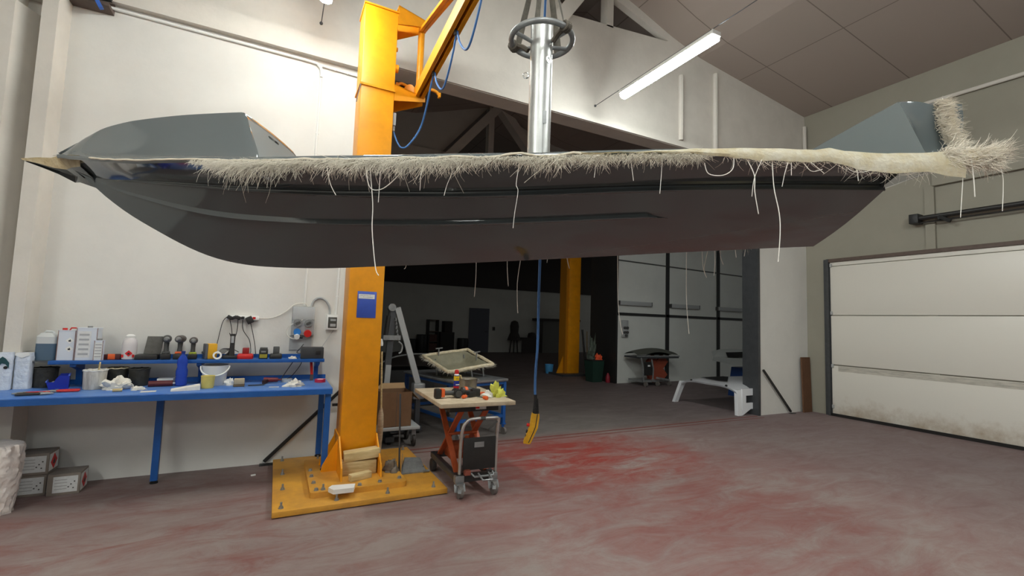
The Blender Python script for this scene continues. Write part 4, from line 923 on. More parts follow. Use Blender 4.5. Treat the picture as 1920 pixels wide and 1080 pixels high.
# braces of the door frame
for p, q, lab in (((.66, 5.295, .70), (-.02, 5.295, .03), 'black diagonal steel brace on wall beside the bench leg'), ((7.74, 5.27, .80), (8.52, 5.27, .03), 'black diagonal steel brace on wall right of the wide opening')):
    t = thing('steel_brace', lab, 'brace', q); d = Vector(p)-Vector(q)
    mk('bar', M().bar((0, 0, 0), d, .03, .03, (0, 1, 0)), M_black, t); mk('foot_plate', M().box(-.04, .08, -.05, .018, -.03, -.022), M_black, t)
t = thing('frame_bar', 'black horizontal bar behind bench leg near the yellow column', 'bar', (.76, 5.22, .57)); mk('bar', M().box(-.18, .1, -.02, .02, -.012, .012), M_black, t); mk('post', M().box(-.03, .02, -.02, .02, -.57, .0), M_black, t)
# box on wall at the upper left
wbx = thing('wall_rack', 'rust-brown wall rack with dark gear and blue strap at upper left', 'rack', (-1.63, WF, 4.2))
mk('shelf', M().box(-.17, .12, -.16, 0, .0, .03), M_brown, wbx); mk('back', M().box(-.17, .12, -.02, 0, .03, .3), M_brown, wbx)
mk('gear', M().lathe([(.02, -.1), (.07, -.08), (.07, .06), (.03, .08)], 18).warp(lambda v: Vector((v.z-.06, v.x-.09, v.y+.1))), M_blackp, wbx)
mk('gear', M().box(-.02, .12, -.15, -.03, .1, .3, .01), M_black, wbx)
mk('strap', M().bar((-.03, -.19, .16), (.075, -.17, -.045), .03, .05, (0, 1, 0)), mat('strap_blue', '2f5fb5', .5), wbx)
mk('pipe', M().cyl((-.17, -.1, .08), (-.02, -.12, .17), .022), M_galvd, wbx)

# cartons on the floor below the bench
def carton(x, y, z, lab, rz=0.):
    t = thing('carton', lab, 'carton', (x, y, z), rz, 'hazard cartons below the bench'); w, d, h = .20, .20, .165
    mk('box', M().box(-w/2, w/2, -d/2, d/2, 0, h, .003), mat('carton_grey', '8d837a', .85, var=.15, scale=8), t)
    mk('label', M().box(-.065, .085, -d/2-.001, -d/2, .02, .145), M_label, t)
    for dx, dz in ((.06, .05), (.045, .08), (.065, .1), (.03, .06)): mk('print_mark', M().cb((dx, -d/2-.0018, dz), (.009, .001, .009)), M_dgrey, t)
    for i in range(4): mk('print_line', M().box(-.055, .02, -d/2-.0018, -d/2-.001, .045+.024*i, .05+.024*i), mat('print_grey2', 'aaa9a8', .7), t)
    mk('side_label', M().box(w/2, w/2+.001, -.085, .085, .015, .15), M_label, t); hazard(t, w/2+.001, .0, .08, .062, True, 'x')
carton(-1.655, 5.14, 0, 'hazard carton on floor beside the plastic sack, lower one')
carton(-1.65, 5.13, .167, 'hazard carton stacked on top of another below bench')
carton(-1.44, 5.10, 0, 'hazard carton standing alone at right of the stack', .03)
sk = thing('plastic_sack', 'big crumpled translucent white sack on the floor at left edge', 'sack', (-1.78, 4.72, 0))
m = M(); rows = []
def fold(a, z):
    p = Vector((math.cos(a)*1.1, math.sin(a)*1.1, z*3.2 - .5*a))
    return .016*(1-2.6*abs(mnoise.noise(p*2.6))) + .008*(1-2.6*abs(mnoise.noise(p*6.5+Vector((4, 2, 9)))))
for i in range(40):
    t = i/39; z = .50*min(1, t*1.12) if t < .86 else .482+.018*math.sin((t-.86)/.14*PI/2)
    k = .165*lerp(.80, 1.0, min(1, z/.3)) if t < .80 else .165*math.sqrt(max(.004, 1-((t-.80)/.2)**2.2))
    rows.append([((k+fold(a, z)*min(1, k/.1))*math.cos(a), (k+fold(a, z)*min(1, k/.1))*math.sin(a), z+(.012*mnoise.noise(Vector((math.cos(a)*k*14, math.sin(a)*k*14, 3))) if t > .75 else 0)) for a in [2*PI*q/72 for q in range(72)]])
m.ring(rows); mk('film', m, mat('sack_film', 'ece3dd', .3, var=.08, scale=12, bump=1.0, bscale=12), sk)
# ------------------------------------------------------------------ things on the crane plate
PT = .0955
solo('wood_block', M().box(-.15, .15, -.05, .05, .0, .12, .004), M_wood, 'lower wooden offcut standing against the yellow column foot', 'wood', (.745, 4.40, PT), -.06)
m = M().box(-.155, .155, -.06, .06, 0, .075, .003)
m.warp(lambda v: Vector((v.x, v.y, v.z+.012*math.sin(v.x*14)+.10*max(0, v.x)*.4)))
solo('wood_block', m, M_wood, 'upper wavy wooden offcut resting on top of the other block', 'wood', (.765, 4.40, PT+.128), -.06)
solo('wood_block', M().box(-.095, .095, -.03, .03, 0, .055, .003), M_wood, 'small pale wood stick in front of the stacked offcuts', 'wood', (.735, 4.235, PT), .32)
fm = M().prism([(-.105, .0), (-.075, -.07), (.075, -.085), (.105, .01), (-.07, .045)], 0, .035)
solo('foam_piece', fm, M_white, 'white angular foam piece on yellow plate at column foot', 'foam', (.56, 4.02, .0965), .05)
dpn = thing('dustpan', 'grey long-handled dustpan standing on the yellow floor plate', 'dustpan', (1.24, 4.42, .0515), -.15)
mk('pan', M().ring([[(-.10, -.09, .0), (.13, -.06, .0), (.12, .16, .0), (-.08, .14, .0)], [(-.10, -.09, .012), (.13, -.06, .01), (.09, .12, .09), (-.06, .11, .10)]]), M_galvd, dpn)
mk('side_wall', M().ring([[(-.105, -.09, 0), (-.1, -.09, 0), (-.075, .14, 0), (-.08, .14, 0)], [(-.105, -.085, .04), (-.1, -.085, .04), (-.075, .14, .13), (-.08, .14, .13)]]), M_galvd, dpn)
mk('stick', M().cyl((-.115, .0, .0), (-.135, .06, .72), .009, n=10), M_dsteel, dpn)
mk('roller', M().cyl((.10, -.07, .012), (.16, -.06, .012), .012), M_galvd, dpn)
fu = solo('rag', crumple(M(), (0, 0, 0), .06, .08, .10, 14.2, 18, 10, .5), mat('dusty_grey', '7d7468', .9, var=.3, scale=20), 'dusty grey rag heap beside the yellow column foot', 'rag', (1.03, 4.36, PT))
bm2 = thing('broom', 'broom with tape-wrapped brown handle leaning behind the yellow column', 'broom', (1.03, 4.93, .0965), 0)
mk('stick', M().cyl((.0, 0, .45), (-.02, .02, 1.05), .010, n=10), M_wood, bm2)
mk('wrapped_grip', M().tube([(0, 0, .0), (.0, 0, .1), (0, 0, .2), (0, 0, .3), (0, 0, .4), (0, 0, .47)], [.018, .024, .03, .032, .028, .012], 12), mat('tape_wrap', 'c3ad90', .8, var=.3, scale=12, stretch=(1, 1, 5)), bm2)

# ------------------------------------------------------------------ lift table with the board
lt2 = thing('lift_table', 'scissor lift table on wheels with wooden board top and black back plate', 'cart', (1.62, 4.15, 0), math.radians(-2))
o_ = (0, 0, 0)
mk('board', M().box(-.345, .345, -.46, .46, .765, .80, .003), M_ply, lt2)
mk('platform', M().box(-.22, .24, -.32, .34, .70, .762), M_blackp, lt2)
mk('warning_label', M().box(.02, .12, -.322, -.32, .715, .755), M_label, lt2); mk('warning_stripe', M().box(.02, .055, -.3235, -.322, .722, .75), M_red, lt2)
for s in (-1, 1):
    x = .02+s*.14
    mk('scissor_arm', M().bar((x, -.28, .17), (x, .32, .70), .018, .05, (1, 0, 0)), M_oran, lt2); mk('scissor_arm', M().bar((x-s*.022, .32, .17), (x-s*.022, -.28, .70), .018, .05, (1, 0, 0)), M_oran, lt2)
    mk('base_rail', M().box(x-.025+s*.02, x+.025+s*.02, -.36, .42, .12, .175, .004), M_dsteel, lt2)
mk('cross_tube', M().cyl((-.12, .0, .44), (.16, 0, .44), .014), M_oran, lt2)
mk('cross_bar', M().box(-.15, .2, -.38, -.34, .115, .18), M_blackp, lt2); mk('cross_bar', M().box(-.15, .2, .38, .42, .12, .17), M_dsteel, lt2)
mk('hydraulic_tank', M().box(-.06, .12, .1, .3, .17, .3, .01), M_oran, lt2); mk('hydraulic_ram', M().cyl((.03, .1, .22), (.03, -.1, .42), .022), M_oran, lt2)
for x in (-.13, .18):
    y = -.38
    c = M().box(x-.032, x+.032, y-.035, y+.03, .105, .118).bar((x-.026, y-.01, .11), (x-.026, y-.035, .05), .006, .045, (1, 0, 0)).bar((x+.026, y-.01, .11), (x+.026, y-.035, .05), .006, .045, (1, 0, 0))
    mk('caster', c, M_galvd, lt2); mk('wheel', M().cyl((x-.018, y-.035, .055), (x+.018, y-.035, .055), .055, n=24), mat('wheel_grey', '6f6a66', .6), lt2)
    mk('brake_lever', M().bar((x, y-.04, .10), (x-.03, y-.11, .065), .03, .008), M_galvd, lt2)
    mk('corner_block', M().box(x-.04, x+.04, y-.02, y+.035, .118, .175, .004), M_galvd, lt2)
for x in (-.15, .2): mk('wheel', M().cyl((x-.02, .36, .06), (x+.02, .36, .06), .06, n=24), mat('wheel_dark', '3c3835', .6), lt2)
hy = -.355
hp = [(-.12, hy, .16), (-.12, hy-.0, .40), (-.115, hy-.02, .56), (-.085, hy-.03, .625), (-.03, hy-.035, .65), (.2, hy-.035, .65), (.215, hy-.035, .645), (.215, hy-.02, .56), (.215, hy, .40), (.215, hy, .16)]
mk('push_handle', M().tube(smooth_pts(hp[:6], 4)+[Vector(p) for p in hp[6:]], .015, 10), M_galv, lt2)
mk('grip_mark', M().cyl((.04, hy-.035, .65), (.085, hy-.035, .65), .0165), M_dgrey, lt2)
mk('release_lever', M().tube([(.21, hy-.03, .62), (.15, hy-.06, .585), (.11, hy-.07, .56)], .008, 6), M_dgrey, lt2)
mk('back_plate', M().box(-.10, .20, hy-.02, hy-.008, .21, .485, .003), M_blackp, lt2); mk('rating_plate', M().box(.0, .09, hy-.0215, hy-.02, .40, .445), M_galvd, lt2)
mk('pedal', M().tube([(-.03, hy-.05, .19), (-.01, hy-.08, .17), (.16, hy-.09, .17), (.165, hy-.05, .19)], .009, 6).tube([(.03, hy-.06, .19), (.035, hy-.16, .16), (.12, hy-.16, .16), (.125, hy-.06, .19)], .008, 6), M_galvd, lt2)
mk('foot_block', M().box(-.09, -.04, hy-.06, hy-.02, .18, .22), mat('brick_red', '8d4a3a', .6), lt2)
# things on the board
BT = .8008
def drill2(x, y, rz, lab):
    t = thing('cordless_drill', lab, 'drill', (x, y, BT), rz, 'cordless tools lying on the board')
    mk('motor_housing', M().ring([[(x_, r*math.cos(a), .036+r*math.sin(a)) for a in [2*PI*i/16 for i in range(16)]] for x_, r in ((-.07, .022), (-.06, .034), (.02, .035), (.05, .026))]), M_dgrey, t)
    mk('chuck', M().ring([[(x_, r*math.cos(a), .036+r*math.sin(a)) for a in [2*PI*i/12 for i in range(12)]] for x_, r in ((.05, .022), (.075, .02), (.09, .01))]), M_blackp, t)
    mk('collar', M().ring([[(x_, r*math.cos(a), .036+r*math.sin(a)) for a in [2*PI*i/16 for i in range(16)]] for x_, r in ((-.035, .0355), (-.03, .037), (-.01, .037), (-.005, .0355))]), M_orange, t)
    mk('grip', M().bar((-.02, -.02, .03), (.0, -.12, .028), .035, .03), M_dgrey, t); mk('battery', M().box(-.04, .045, -.17, -.115, .0, .07, .008), M_blackp, t)
dx = thing('cordless_driver', 'grey and orange cordless driver lying at the board front left', 'drill', (1.42, 3.99, BT), 0)
mk('battery', M().box(-.125, -.07, -.035, .035, 0, .085, .012), M_blackp, dx); mk('collar', M().box(-.07, -.035, -.03, .03, .01, .085, .01), M_orange, dx)
mk('grip', M().cyl((-.04, 0, .045), (.06, 0, .042), .022, .020), M_dgrey, dx); mk('head', M().cyl((.085, -.05, .04), (.085, .05, .04), .038, n=18), M_blackp, dx); mk('head_ring', M().cyl((.085, -.056, .04), (.085, -.05, .04), .03, n=18), M_dgrey, dx)
drill2(1.665, 4.14, .15, 'cordless drill with orange collar lying behind the blue can')
spy = thing('spray_can', 'blue and yellow lubricant spray can with red cap on the board', 'can', (1.545, 4.12, BT))
mk('body', M().cyl((0, 0, 0), (0, 0, .185), .026, n=28), mat('can_blue', '21348f', .3), spy)
mk('yellow_shield', M().cyl((0, 0, .135), (0, 0, .178), .0263, n=28), mat('shield_yellow', 'e9c51f', .4), spy); mk('shoulder', M().lathe([(.026, .185), (.02, .195), (.016, .2)], 24), M_white, spy)
mk('cap', M().lathe([(.019, .198), (.02, .225), (.014, .235), (.001, .236)], 20), M_red, spy); mk('red_band', M().cyl((0, 0, .065), (0, 0, .085), .0263, n=28), M_red, spy)
def text(s, size, par, loc, rot, material, name='lettering'):
    c = bpy.data.curves.new(name, 'FONT'); c.body = s; c.size = size; c.align_x = 'CENTER'; c.extrude = .0003
    tmp = bpy.data.objects.new(name, c); me = bpy.data.meshes.new_from_object(tmp); bpy.data.objects.remove(tmp)
    ob = bpy.data.objects.new(name, me); COL.objects.link(ob); ob.parent = par; ob.location = loc; ob.rotation_euler = rot; me.materials.clear(); me.materials.append(material)
text('WD-40', .014, spy, (.004, -.0268, .150), (PI/2, 0, 0), mat('can_navy', '14205c', .4))
mk('white_flash', M().box(-.016, .02, -.0275, -.0255, .095, .104), M_white, spy)
sy2 = thing('spray_can', 'yellow and black can half hidden behind the blue can', 'can', (1.73, 4.56, BT))
mk('body', M().cyl((0, 0, 0), (0, 0, .10), .033, n=20), mat('can_yellow', 'e6c424', .4), sy2); mk('band', M().cyl((0, 0, 0), (0, 0, .03), .0335, n=20), M_black, sy2)
pt2_ = thing('cooking_pot', 'steel saucepan holding white residue on the lift table board', 'pot', (1.755, 4.36, BT))
mk('body', M().lathe([(.08, 0), (.092, .008), (.095, .115), (.104, .118), (.104, .122), (.09, .122), (.087, .02), (.001, .018)], 32, cap=False), mat('pot_steel', 'a59f93', .35, .8, var=.25, scale=9), pt2_)
mk('residue', M().lathe([(.001, .1), (.05, .108), (.088, .1)], 24, cap=False), M_offw, pt2_); mk('spatula', M().bar((-.06, 0, .09), (-.085, -.01, .155), .018, .01), M_wood, pt2_)
mk('side_handle', M().tube([(.09, .03, .1), (.13, .05, .1), (.13, .0, .1), (.094, -.02, .1)], .006, 6), M_galvd, pt2_)
def knife(x, y, rz, lab):
    t = thing('screwdriver', lab, 'tool', (x, y, BT), rz, 'orange-handled hand tools')
    mk('handle', M().tube([(-.055, 0, .017), (-.05, 0, .017), (-.03, 0, .017), (0, 0, .017)], [.008, .016, .017, .012], 10), M_orange, t); mk('blade', M().cyl((0, 0, .017), (.09, 0, .012), .006, .004, n=8), M_dsteel, t)
knife(1.575, 3.93, .5, 'orange-handled tool lying at the board centre front'); knife(1.70, 3.83, 1.9, 'orange-handled tool lying nearest the board front edge')
solo('battery_pack', M().box(-.05, .05, -.025, .025, 0, .05, .008), M_blackp, 'black tool battery on board between the orange tools', 'battery', (1.645, 3.98, BT), .4)
knife(1.76, 4.06, 2.6, 'orange-handled tool lying in front of the saucepan')
solo('paper_wad', crumple(M(), (0, 0, 0), .05, .05, .045, 31., 16, 8, .6), M_offw, 'crumpled white paper wad on board beside yellow gloves', 'paper', (1.79, 3.93, BT))
solo('notepad', M().box(-.07, .07, -.04, .04, 0, .006), mat('kraft', 'cfc3a2', .8), 'flat beige card on the board below saucepan', 'card', (1.82, 4.20, BT), -.2)
solo('glove', crumple(M(), (0, 0, 0), .07, .06, .10, 8.4, 22, 12, .8), mat('glove_yellow', 'd8d95e', .8, var=.15, scale=14), 'pale yellow rubber glove heap on right of the board', 'glove', (1.885, 3.95, BT))

# ------------------------------------------------------------------ blue trolley table with the moulding
bt2 = thing('trolley_table', 'blue steel trolley table with grey metal top behind lift table', 'trolley', (2.28, 6.2, 0), math.radians(14))
mk('top', M().box(-.40, .42, -.70, .72, .70, .735, .006), mat('worn_metal_top', '9a9c9f', .35, .7, var=.25, scale=8), bt2)
for x in (-.36, .38):
    for y in (-.66, .68):
        mk('leg', M().box(x-.022, x+.022, y-.022, y+.022, .14, .70), M_blue, bt2); mk('caster', M().box(x-.03, x+.03, y-.03, y+.03, .125, .14).cyl((x, y, .125), (x, y, .09), .02), M_blue, bt2); mk('wheel', M().cyl((x-.015, y-.02, .045), (x+.015, y-.02, .045), .045, n=18), mat('wheel_grey', '6f6a66', .6), bt2)
for y in (-.66, .68):
    for z in (.22, .662): mk('rail', M().box(-.36, .38, y-.018, y+.018, z, z+.036), M_blue, bt2)
for x in (-.36, .38):
    for z in (.22, .662): mk('rail', M().box(x-.018, x+.018, -.66, .68, z, z+.036), M_blue, bt2)
# fibreglass moulding with clamps
fmz = thing('fibreglass_part', 'raw cream fibreglass tray part propped up on the blue trolley table', 'part', (2.28, 6.05, .95), math.radians(14))
tilt = Matrix.Rotation(-.10, 4, 'Y') @ Matrix.Rotation(.26, 4, 'X')
m = M(); rows = []
for i in range(15):
    v = -1+2*i/14; row = []
    for j in range(19):
        u = -1+2*j/18; e = max(abs(u), abs(v)); dp = -.12*(1-max(0, min(1, (e-.55)/.25))); w = .012*mnoise.noise(Vector((u*3, v*3, 2)))*(1 if e > .8 else .3)
        row.append(tilt @ Vector((u*(.36+.03*mnoise.noise(Vector((v*4, 1, 0)))), v*(.30+.03*mnoise.noise(Vector((u*4, 5, 0)))), dp+w-.03*(u > .9)+(.0))))
    rows.append(row)
m.surf(rows, .012); mk('shell', m, mat('raw_laminate', 'b9b49a', .55, var=.15, scale=9), fmz, ang=60)
m = M()
for i in range(60):
    a = 2*PI*i/60; u, v = max(-1, min(1, 1.4*math.cos(a))), max(-1, min(1, 1.4*math.sin(a)))
    p = tilt @ Vector((u*.48, v*.37, 0)); m.bm.verts.ensure_lookup_table()
pts = [tilt @ Vector((max(-1, min(1, 1.4*math.cos(a)))*.375, max(-1, min(1, 1.4*math.sin(a)))*.315, .004+.012*mnoise.noise(Vector((math.cos(a)*4, math.sin(a)*4, 0))))) for a in [2*PI*i/80 for i in range(80)]]
m.bm.free(); m = M().tube(pts, [.016+.012*abs(mnoise.noise(Vector((i*.4, 0, 0)))) for i in range(80)]+[.018], 8, True) if False else M().tube(pts, .024, 8, True)
mk('frayed_edge', m, M_glass, fmz)
m = M()
for _ in range(500):
    a = random.uniform(0, 2*PI); p = tilt @ Vector((max(-1, min(1, 1.4*math.cos(a)))*.38, max(-1, min(1, 1.4*math.sin(a)))*.32, 0)); hair(m, p, (math.cos(a), math.sin(a), random.gauss(-.1, .4)), random.uniform(.03, .07), .002, 3)
mk('edge_fibres', m, M_fibre, fmz, kind='stuff')
for u, v in ((-.15, .27), (.28, -.05)):
    p = tilt @ Vector((u, v, .0)); mk('clamp', M().bar(p+Vector((0, 0, -.05)), p+Vector((0, 0, .09)), .012, .02).bar(p+Vector((-.05, 0, .09)), p+Vector((.06, 0, .10)), .012, .014), M_galvd, fmz)
for u, v in ((.05, -.24), (.26, -.22), (-.24, .2), (.24, .2)):
    p = tilt @ Vector((u, v, -.02)); mk('prop_leg', M().cyl(p, (p.x+.03, p.y, -.213), .011, n=8), M_galvd, fmz)

# machine / frame behind the column
hm = thing('engine_hoist', 'grey steel A-frame hoist standing behind the yellow column', 'hoist', (1.45, 6.05, 0))
mk('post', M().bar((-.17, 0, .10), (-.10, 0, 1.60), .075, .06, (0, 1, 0)), M_dsteel, hm); mk('post_front', M().bar((-.165, -.035, .10), (-.13, -.035, .9), .07, .02, (0, 1, 0)), M_grey, hm)
mk('leaning_beam', M().bar((.27, -.02, .65), (-.05, -.02, 1.64), .075, .05, (0, 1, 0)), M_grey, hm); mk('hydraulic_jack', M().cyl((-.19, -.03, 1.22), (-.16, -.03, 1.53), .03).cyl((-.16, -.03, 1.5), (-.15, -.03, 1.6), .012), M_blackp, hm)
mk('collar', M().box(-.22, .0, -.07, .05, 1.22, 1.28), M_galvd, hm); mk('pulley', M().cyl((-.12, -.05, 1.64), (-.12, .05, 1.64), .05), M_galvd, hm)
for i in range(6): mk('chain_link', M().tube([(-.07+.008*i, -.045+.02*math.cos(a), 1.48-.05*i+.022*math.sin(a)) for a in [2*PI*k/10 for k in range(10)]], .009, 5, True), M_galvd, hm)
mk('hook', M().tube(smooth_pts([(-.02, -.05, 1.2), (.03, -.05, 1.15), (.02, -.05, 1.07), (-.01, -.05, 1.05)]), .012, 6), M_galvd, hm)
mk('base_leg', M().box(-.22, .35, -.04, .04, .04, .10).box(-.22, -.12, -.5, .3, .04, .1), M_dsteel, hm); mk('jack_foot', M().box(.2, .36, -.08, .06, .45, .66, .02), M_galvd, hm); mk('jack_post', M().box(.25, .31, -.04, .02, .1, .45), M_dsteel, hm)
for x, y in ((-.17, -.45), (.3, 0), (-.17, .25)): mk('wheel', M().cyl((x-.015, y, .03), (x+.015, y, .03), .03), M_black, hm)
# cardboard box on a trolley
tv = thing('platform_trolley', 'low grey platform trolley under the cardboard box', 'trolley', (1.32, 5.62, 0))
mk('platform', M().box(-.3, .28, -.2, .25, .20, .235, .005), M_grey, tv)
for x in (-.22, .22):
    for y in (-.14, .19): mk('wheel', M().cyl((x-.015, y, .065), (x+.015, y, .065), .065, n=20), mat('wheel_dark', '3c3835', .6), tv); mk('caster', M().bar((x, y, .06), (x, y, .2), .05, .02), M_galvd, tv)
bx = thing('cardboard_box', 'open brown cardboard box on a low trolley behind the yellow column', 'box', (1.315, 5.62, .236), .02)
t_ = .006; w, d, h = .18, .16, .40
mk('walls', M().box(-w, w, -d, -d+t_, 0, h).box(-w, w, d-t_, d, 0, h).box(-w, -w+t_, -d, d, 0, h).box(w-t_, w, -d, d, 0, h).box(-w, w, -d, d, 0, t_), M_card, bx)
mk('flap', M().ring([[(w-t_, -d, h), (w, -d, h), (w, d, h), (w-t_, d, h)], [(w+.09, -d, h-.10), (w+.1, -d, h-.105), (w+.1, d, h-.105), (w+.09, d, h-.10)]]), M_cardin, bx)
mk('flap', M().ring([[(-w, d-t_, h), (w, d-t_, h), (w, d, h), (-w, d, h)], [(-w*.6, d+.05, h+.06), (w, d+.05, h+.06), (w, d+.055, h+.055), (-w*.6, d+.055, h+.055)]]), M_cardin, bx)
mk('tape_seam', M().box(-.003, .003, -d-.001, -d, 0, h), M_brown, bx)

# ------------------------------------------------------------------ right side
pp = thing('door_shaft', 'black horizontal pipe shaft on the right wall above the garage door', 'pipe', (9.0, 3.5, 3.36))
mk('tube', M().cyl((0, .0, 0), (0, -5, -.02), .035, n=16).cyl((.03, 0, -.07), (.03, -5, -.09), .012, n=8), M_blackp, pp); mk('end_block', M().box(-.06, .12, -.03, .09, -.08, .07, .006), M_black, pp)
mk('bracket', M().box(-.03, .14, -.32, -.26, -.06, .02).bar((-.02, -.28, -.02), (-.05, -.42, -.12), .04, .05), M_black, pp)
solo('board', M().box(-.13, .13, -.012, .012, 0, 1.02).warp(lambda v: Vector((v.x+.0*v.z, v.y+.03*v.z, v.z))), mat('board_brown', '6b4a34', .7, var=.2, scale=6), 'brown board leaning in the corner beside the garage door', 'board', (8.98, 5.24, 0))
for x, z0_, z1_, lab in ((5.71, 4.56, 5.66, 'white vertical conduit on upper wall, left of a pair'), (6.53, 4.56, 5.92, 'white vertical conduit on upper wall, right of a pair')):
    conduit(lab, [(x, WY-.03, z0_), (x, WY-.03, (z0_+z1_)/2), (x, WY-.03, z1_)], .04, M_conc)
conduit('pale conduit high in the corner of the right wall', [(9.08, WY-.04, 4.5), (9.08, WY-.04, 5.55)], .035, M_conc)
conduit('pale cable conduit running along upper right wall', [(9.1, 3.5, 5.24), (9.1, 2.0, 5.2), (9.1, -1, 5.1)], .03, M_conc)
lo = thing('batten_lamp', 'small unlit white lamp fixed to the far side of the beam', 'lamp', (4.15, 5.625, 4.60)); mk('housing', M().box(-.2, .2, -.05, .05, -.03, .03, .01), M_white, lo); mk('diffuser', M().box(-.19, .19, -.045, .045, -.05, -.03, .008), M_white, lo)
for x, y, lab in ((.05, 4.62, 'small pink and dark litter scrap on floor left of yellow plate'),):
    pass
li = solo('litter_scrap', M().box(-.02, .02, -.01, .01, 0, .012, .003), M_white, 'tiny white scrap on floor between bench leg and yellow plate', 'scrap', (-.10, 4.97, 0), .3)

# ------------------------------------------------------------------ dim hall behind the opening
M_topw = mat('hardtop_white', 'e9ebee', .25, coat=.3)
ht = thing('boat_hardtop', 'white moulded boat hardtop on legs standing on floor inside the opening', 'hardtop', (7.9, 6.08, 0))
m = M(); rows = []
for i in range(17):
    v = -1+2*i/16; y = v*.62
    zt = .50-.10*abs(v)**4-.015*(1-abs(v)); x0 = -.62-.02*(1-v*v)
    rows.append([(x0, y, zt-.03), (x0-.015, y, zt), (x0+.1, y*1.0, zt+.03), (0, y*.98, zt+.06), (1.2, y*.95, zt+.05)])
m.surf(rows, .03); mk('roof', m, M_topw, ht, ang=50)
for sy, y in ((-1, -.60), (1, .64)):
    lean = .10 if sy > 0 else .0
    m = M(); rr = []
    for i in range(11):
        u = i/10; z = .44*(1-u); wdt = .09+.03*(1-u)**2+.05*max(0, .25-u); yy = y + sy*(lean*u*1.6 + .02*u)
        rr.append([(-.62-.01*u, yy-.04, z), (-.62+wdt, yy-.04, z), (-.62+wdt, yy+.03, z), (-.62-.01*u, yy+.03, z)])
    m.ring(rr); mk('leg', m, M_topw, ht)
m = M(); m.prism([(-.52, .46), (1.2, .46), (1.2, .34), (-.42, .34), (-.42, .21), (1.2, .21), (1.2, .10), (-.30, .10), (-.45, .03), (-.52, .0)], -.66, -.63, 'y'); mk('side_panel', m, M_topw, ht)
mk('roof_slot', M().surf([[(-.45+.5*i/6, y*(.30-.04*i)+.02*i, .547+.004*i) for i in range(7)] for y in (-1, 0, 1)], .003), M_black, ht)
for y in (-.42, .36): mk('light_hole', M().cyl((-.64, y, .487), (-.625, y, .487), .022, n=14), M_black, ht)
h2 = thing('boat_hardtop', 'pale hardtop panel with dark window raised on a blue stand by the jamb', 'hardtop', (9.3, 7.0, 0))
m = M(); m.surf([[(-.78, -.02, .81), (-.3, -.3, .72), (.3, -.3, .65), (1.0, -.3, .63)], [(-.6, .1, .87), (-.2, .05, .90), (.3, .05, .90), (1.0, .05, .88)], [(-.3, .4, .98), (0, .4, 1.03), (.4, .4, 1.04), (1.0, .4, 1.02)]], .03); mk('panel', m, mat('hardtop_dim', 'd0d3d0', .4), h2, ang=60)
mk('window', M().surf([[(-.30, .0, .868), (.0, -.03, .865), (.25, -.02, .87)], [(-.15, .17, .965), (.1, .17, .967), (.55, .17, .975)]], .012).warp(lambda v: v+Vector((0, -.03, .012))), M_black, h2)
mk('stand', M().ring([[(.0, -.1, 0), (1.0, -.1, 0), (1.0, .2, 0), (.0, .2, 0)], [(.12, -.1, .64), (1.0, -.1, .64), (1.0, .2, .64), (.12, .2, .64)]]), mat('stand_blue', '1b3f7a', .5), h2)
# cart by the booth
c3 = thing('lift_table', 'grey hand cart with orange scissor and boat part against white booth panel', 'cart', (8.75, 9.05, 0))
mk('platform', M().box(-.65, .72, -.25, .3, .70, .74), M_dsteel, c3); mk('orange_scissor', M().bar((-.05, 0, .15), (.45, 0, .7), .3, .06, (0, 1, 0)).bar((.45, .02, .15), (-.05, .02, .7), .3, .06, (0, 1, 0)).box(-.05, .42, .0, .1, .15, .66), mat('dim_orange', '94452f', .6), c3)
mk('base', M().box(-.5, .45, -.2, .3, .1, .15).bar((-.1, -.3, .22), (.3, -.3, .16), .05, .04), M_galvd, c3); mk('back_plate', M().box(-.48, -.2, -.27, -.25, .28, .62), M_blackp, c3)
mk('handle', M().tube([(-.5, -.26, .12), (-.56, -.3, .45), (-.64, -.32, .72)], .018, 8).tube([(-.2, -.26, .12), (-.22, -.3, .45), (-.3, -.32, .68)], .018, 8), M_galvd, c3); mk('rating_plate', M().box(-.38, -.3, -.275, -.27, .5, .54), M_label, c3)
for x in (-.42, -.02, .38): mk('wheel', M().cyl((x-.02, -.25, .06), (x+.02, -.25, .06), .06), mat('wheel_grey', '6f6a66', .6), c3)
c4 = thing('moulding', 'dark grey-green shell moulding lying on cart by the booth', 'part', (8.75, 9.05, .741)); m = M(); rows = []
for i in range(9):
    u = -1+2*i/8; rows.append([(u*.7, -.25+.5*j/6, .19*(1-.5*u*u)*math.sin(PI*(j+.6)/7.2)+.02) for j in range(7)])
m.surf(rows, .02); mk('shell', m, mat('shell_grey', '77786f', .5), c4); mk('edge', M().box(-.72, .72, -.28, -.24, 0, .03), M_galvd, c4); mk('recess', M().surf([[(-.45+.9*i/8, -.265, .05+.07*math.sin(PI*i/8)*k) for i in range(9)] for k in (0, 1)], .01), M_dgrey, c4)
for x, lab in ((8.55, 'grey strip fixture on booth wall, above the cart'), (10.4, 'grey strip fixture on booth wall, middle panel'), (12.3, 'grey strip fixture on booth wall, partly hidden by the jamb')):
    g3 = thing('strip_fixture', lab, 'fixture', (x, 9.5, 2.1), 0, 'grey strip fixtures on the booth wall'); mk('body', M().box(-.55, .55, -.09, 0, -.05, .06, .01), M_grey, g3); mk('end_cap', M().box(-.57, -.55, -.09, 0, -.05, .06).box(.55, .57, -.09, 0, -.05, .06), M_dgrey, g3)
so = thing('socket_panel', 'small grey socket panel on the booth wall left edge', 'electrical box', (8.2, 9.5, 1.25)); mk('box', M().box(-.09, .11, -.06, 0, -.05, .40, .006), M_grey, so)
for x, z in ((-.03, .2), (.06, .2), (-.03, .08), (.06, .08), (.02, -.0)): mk('socket', M().cyl((x, -.06, z), (x, -.1, z), .035), M_dgrey, so)
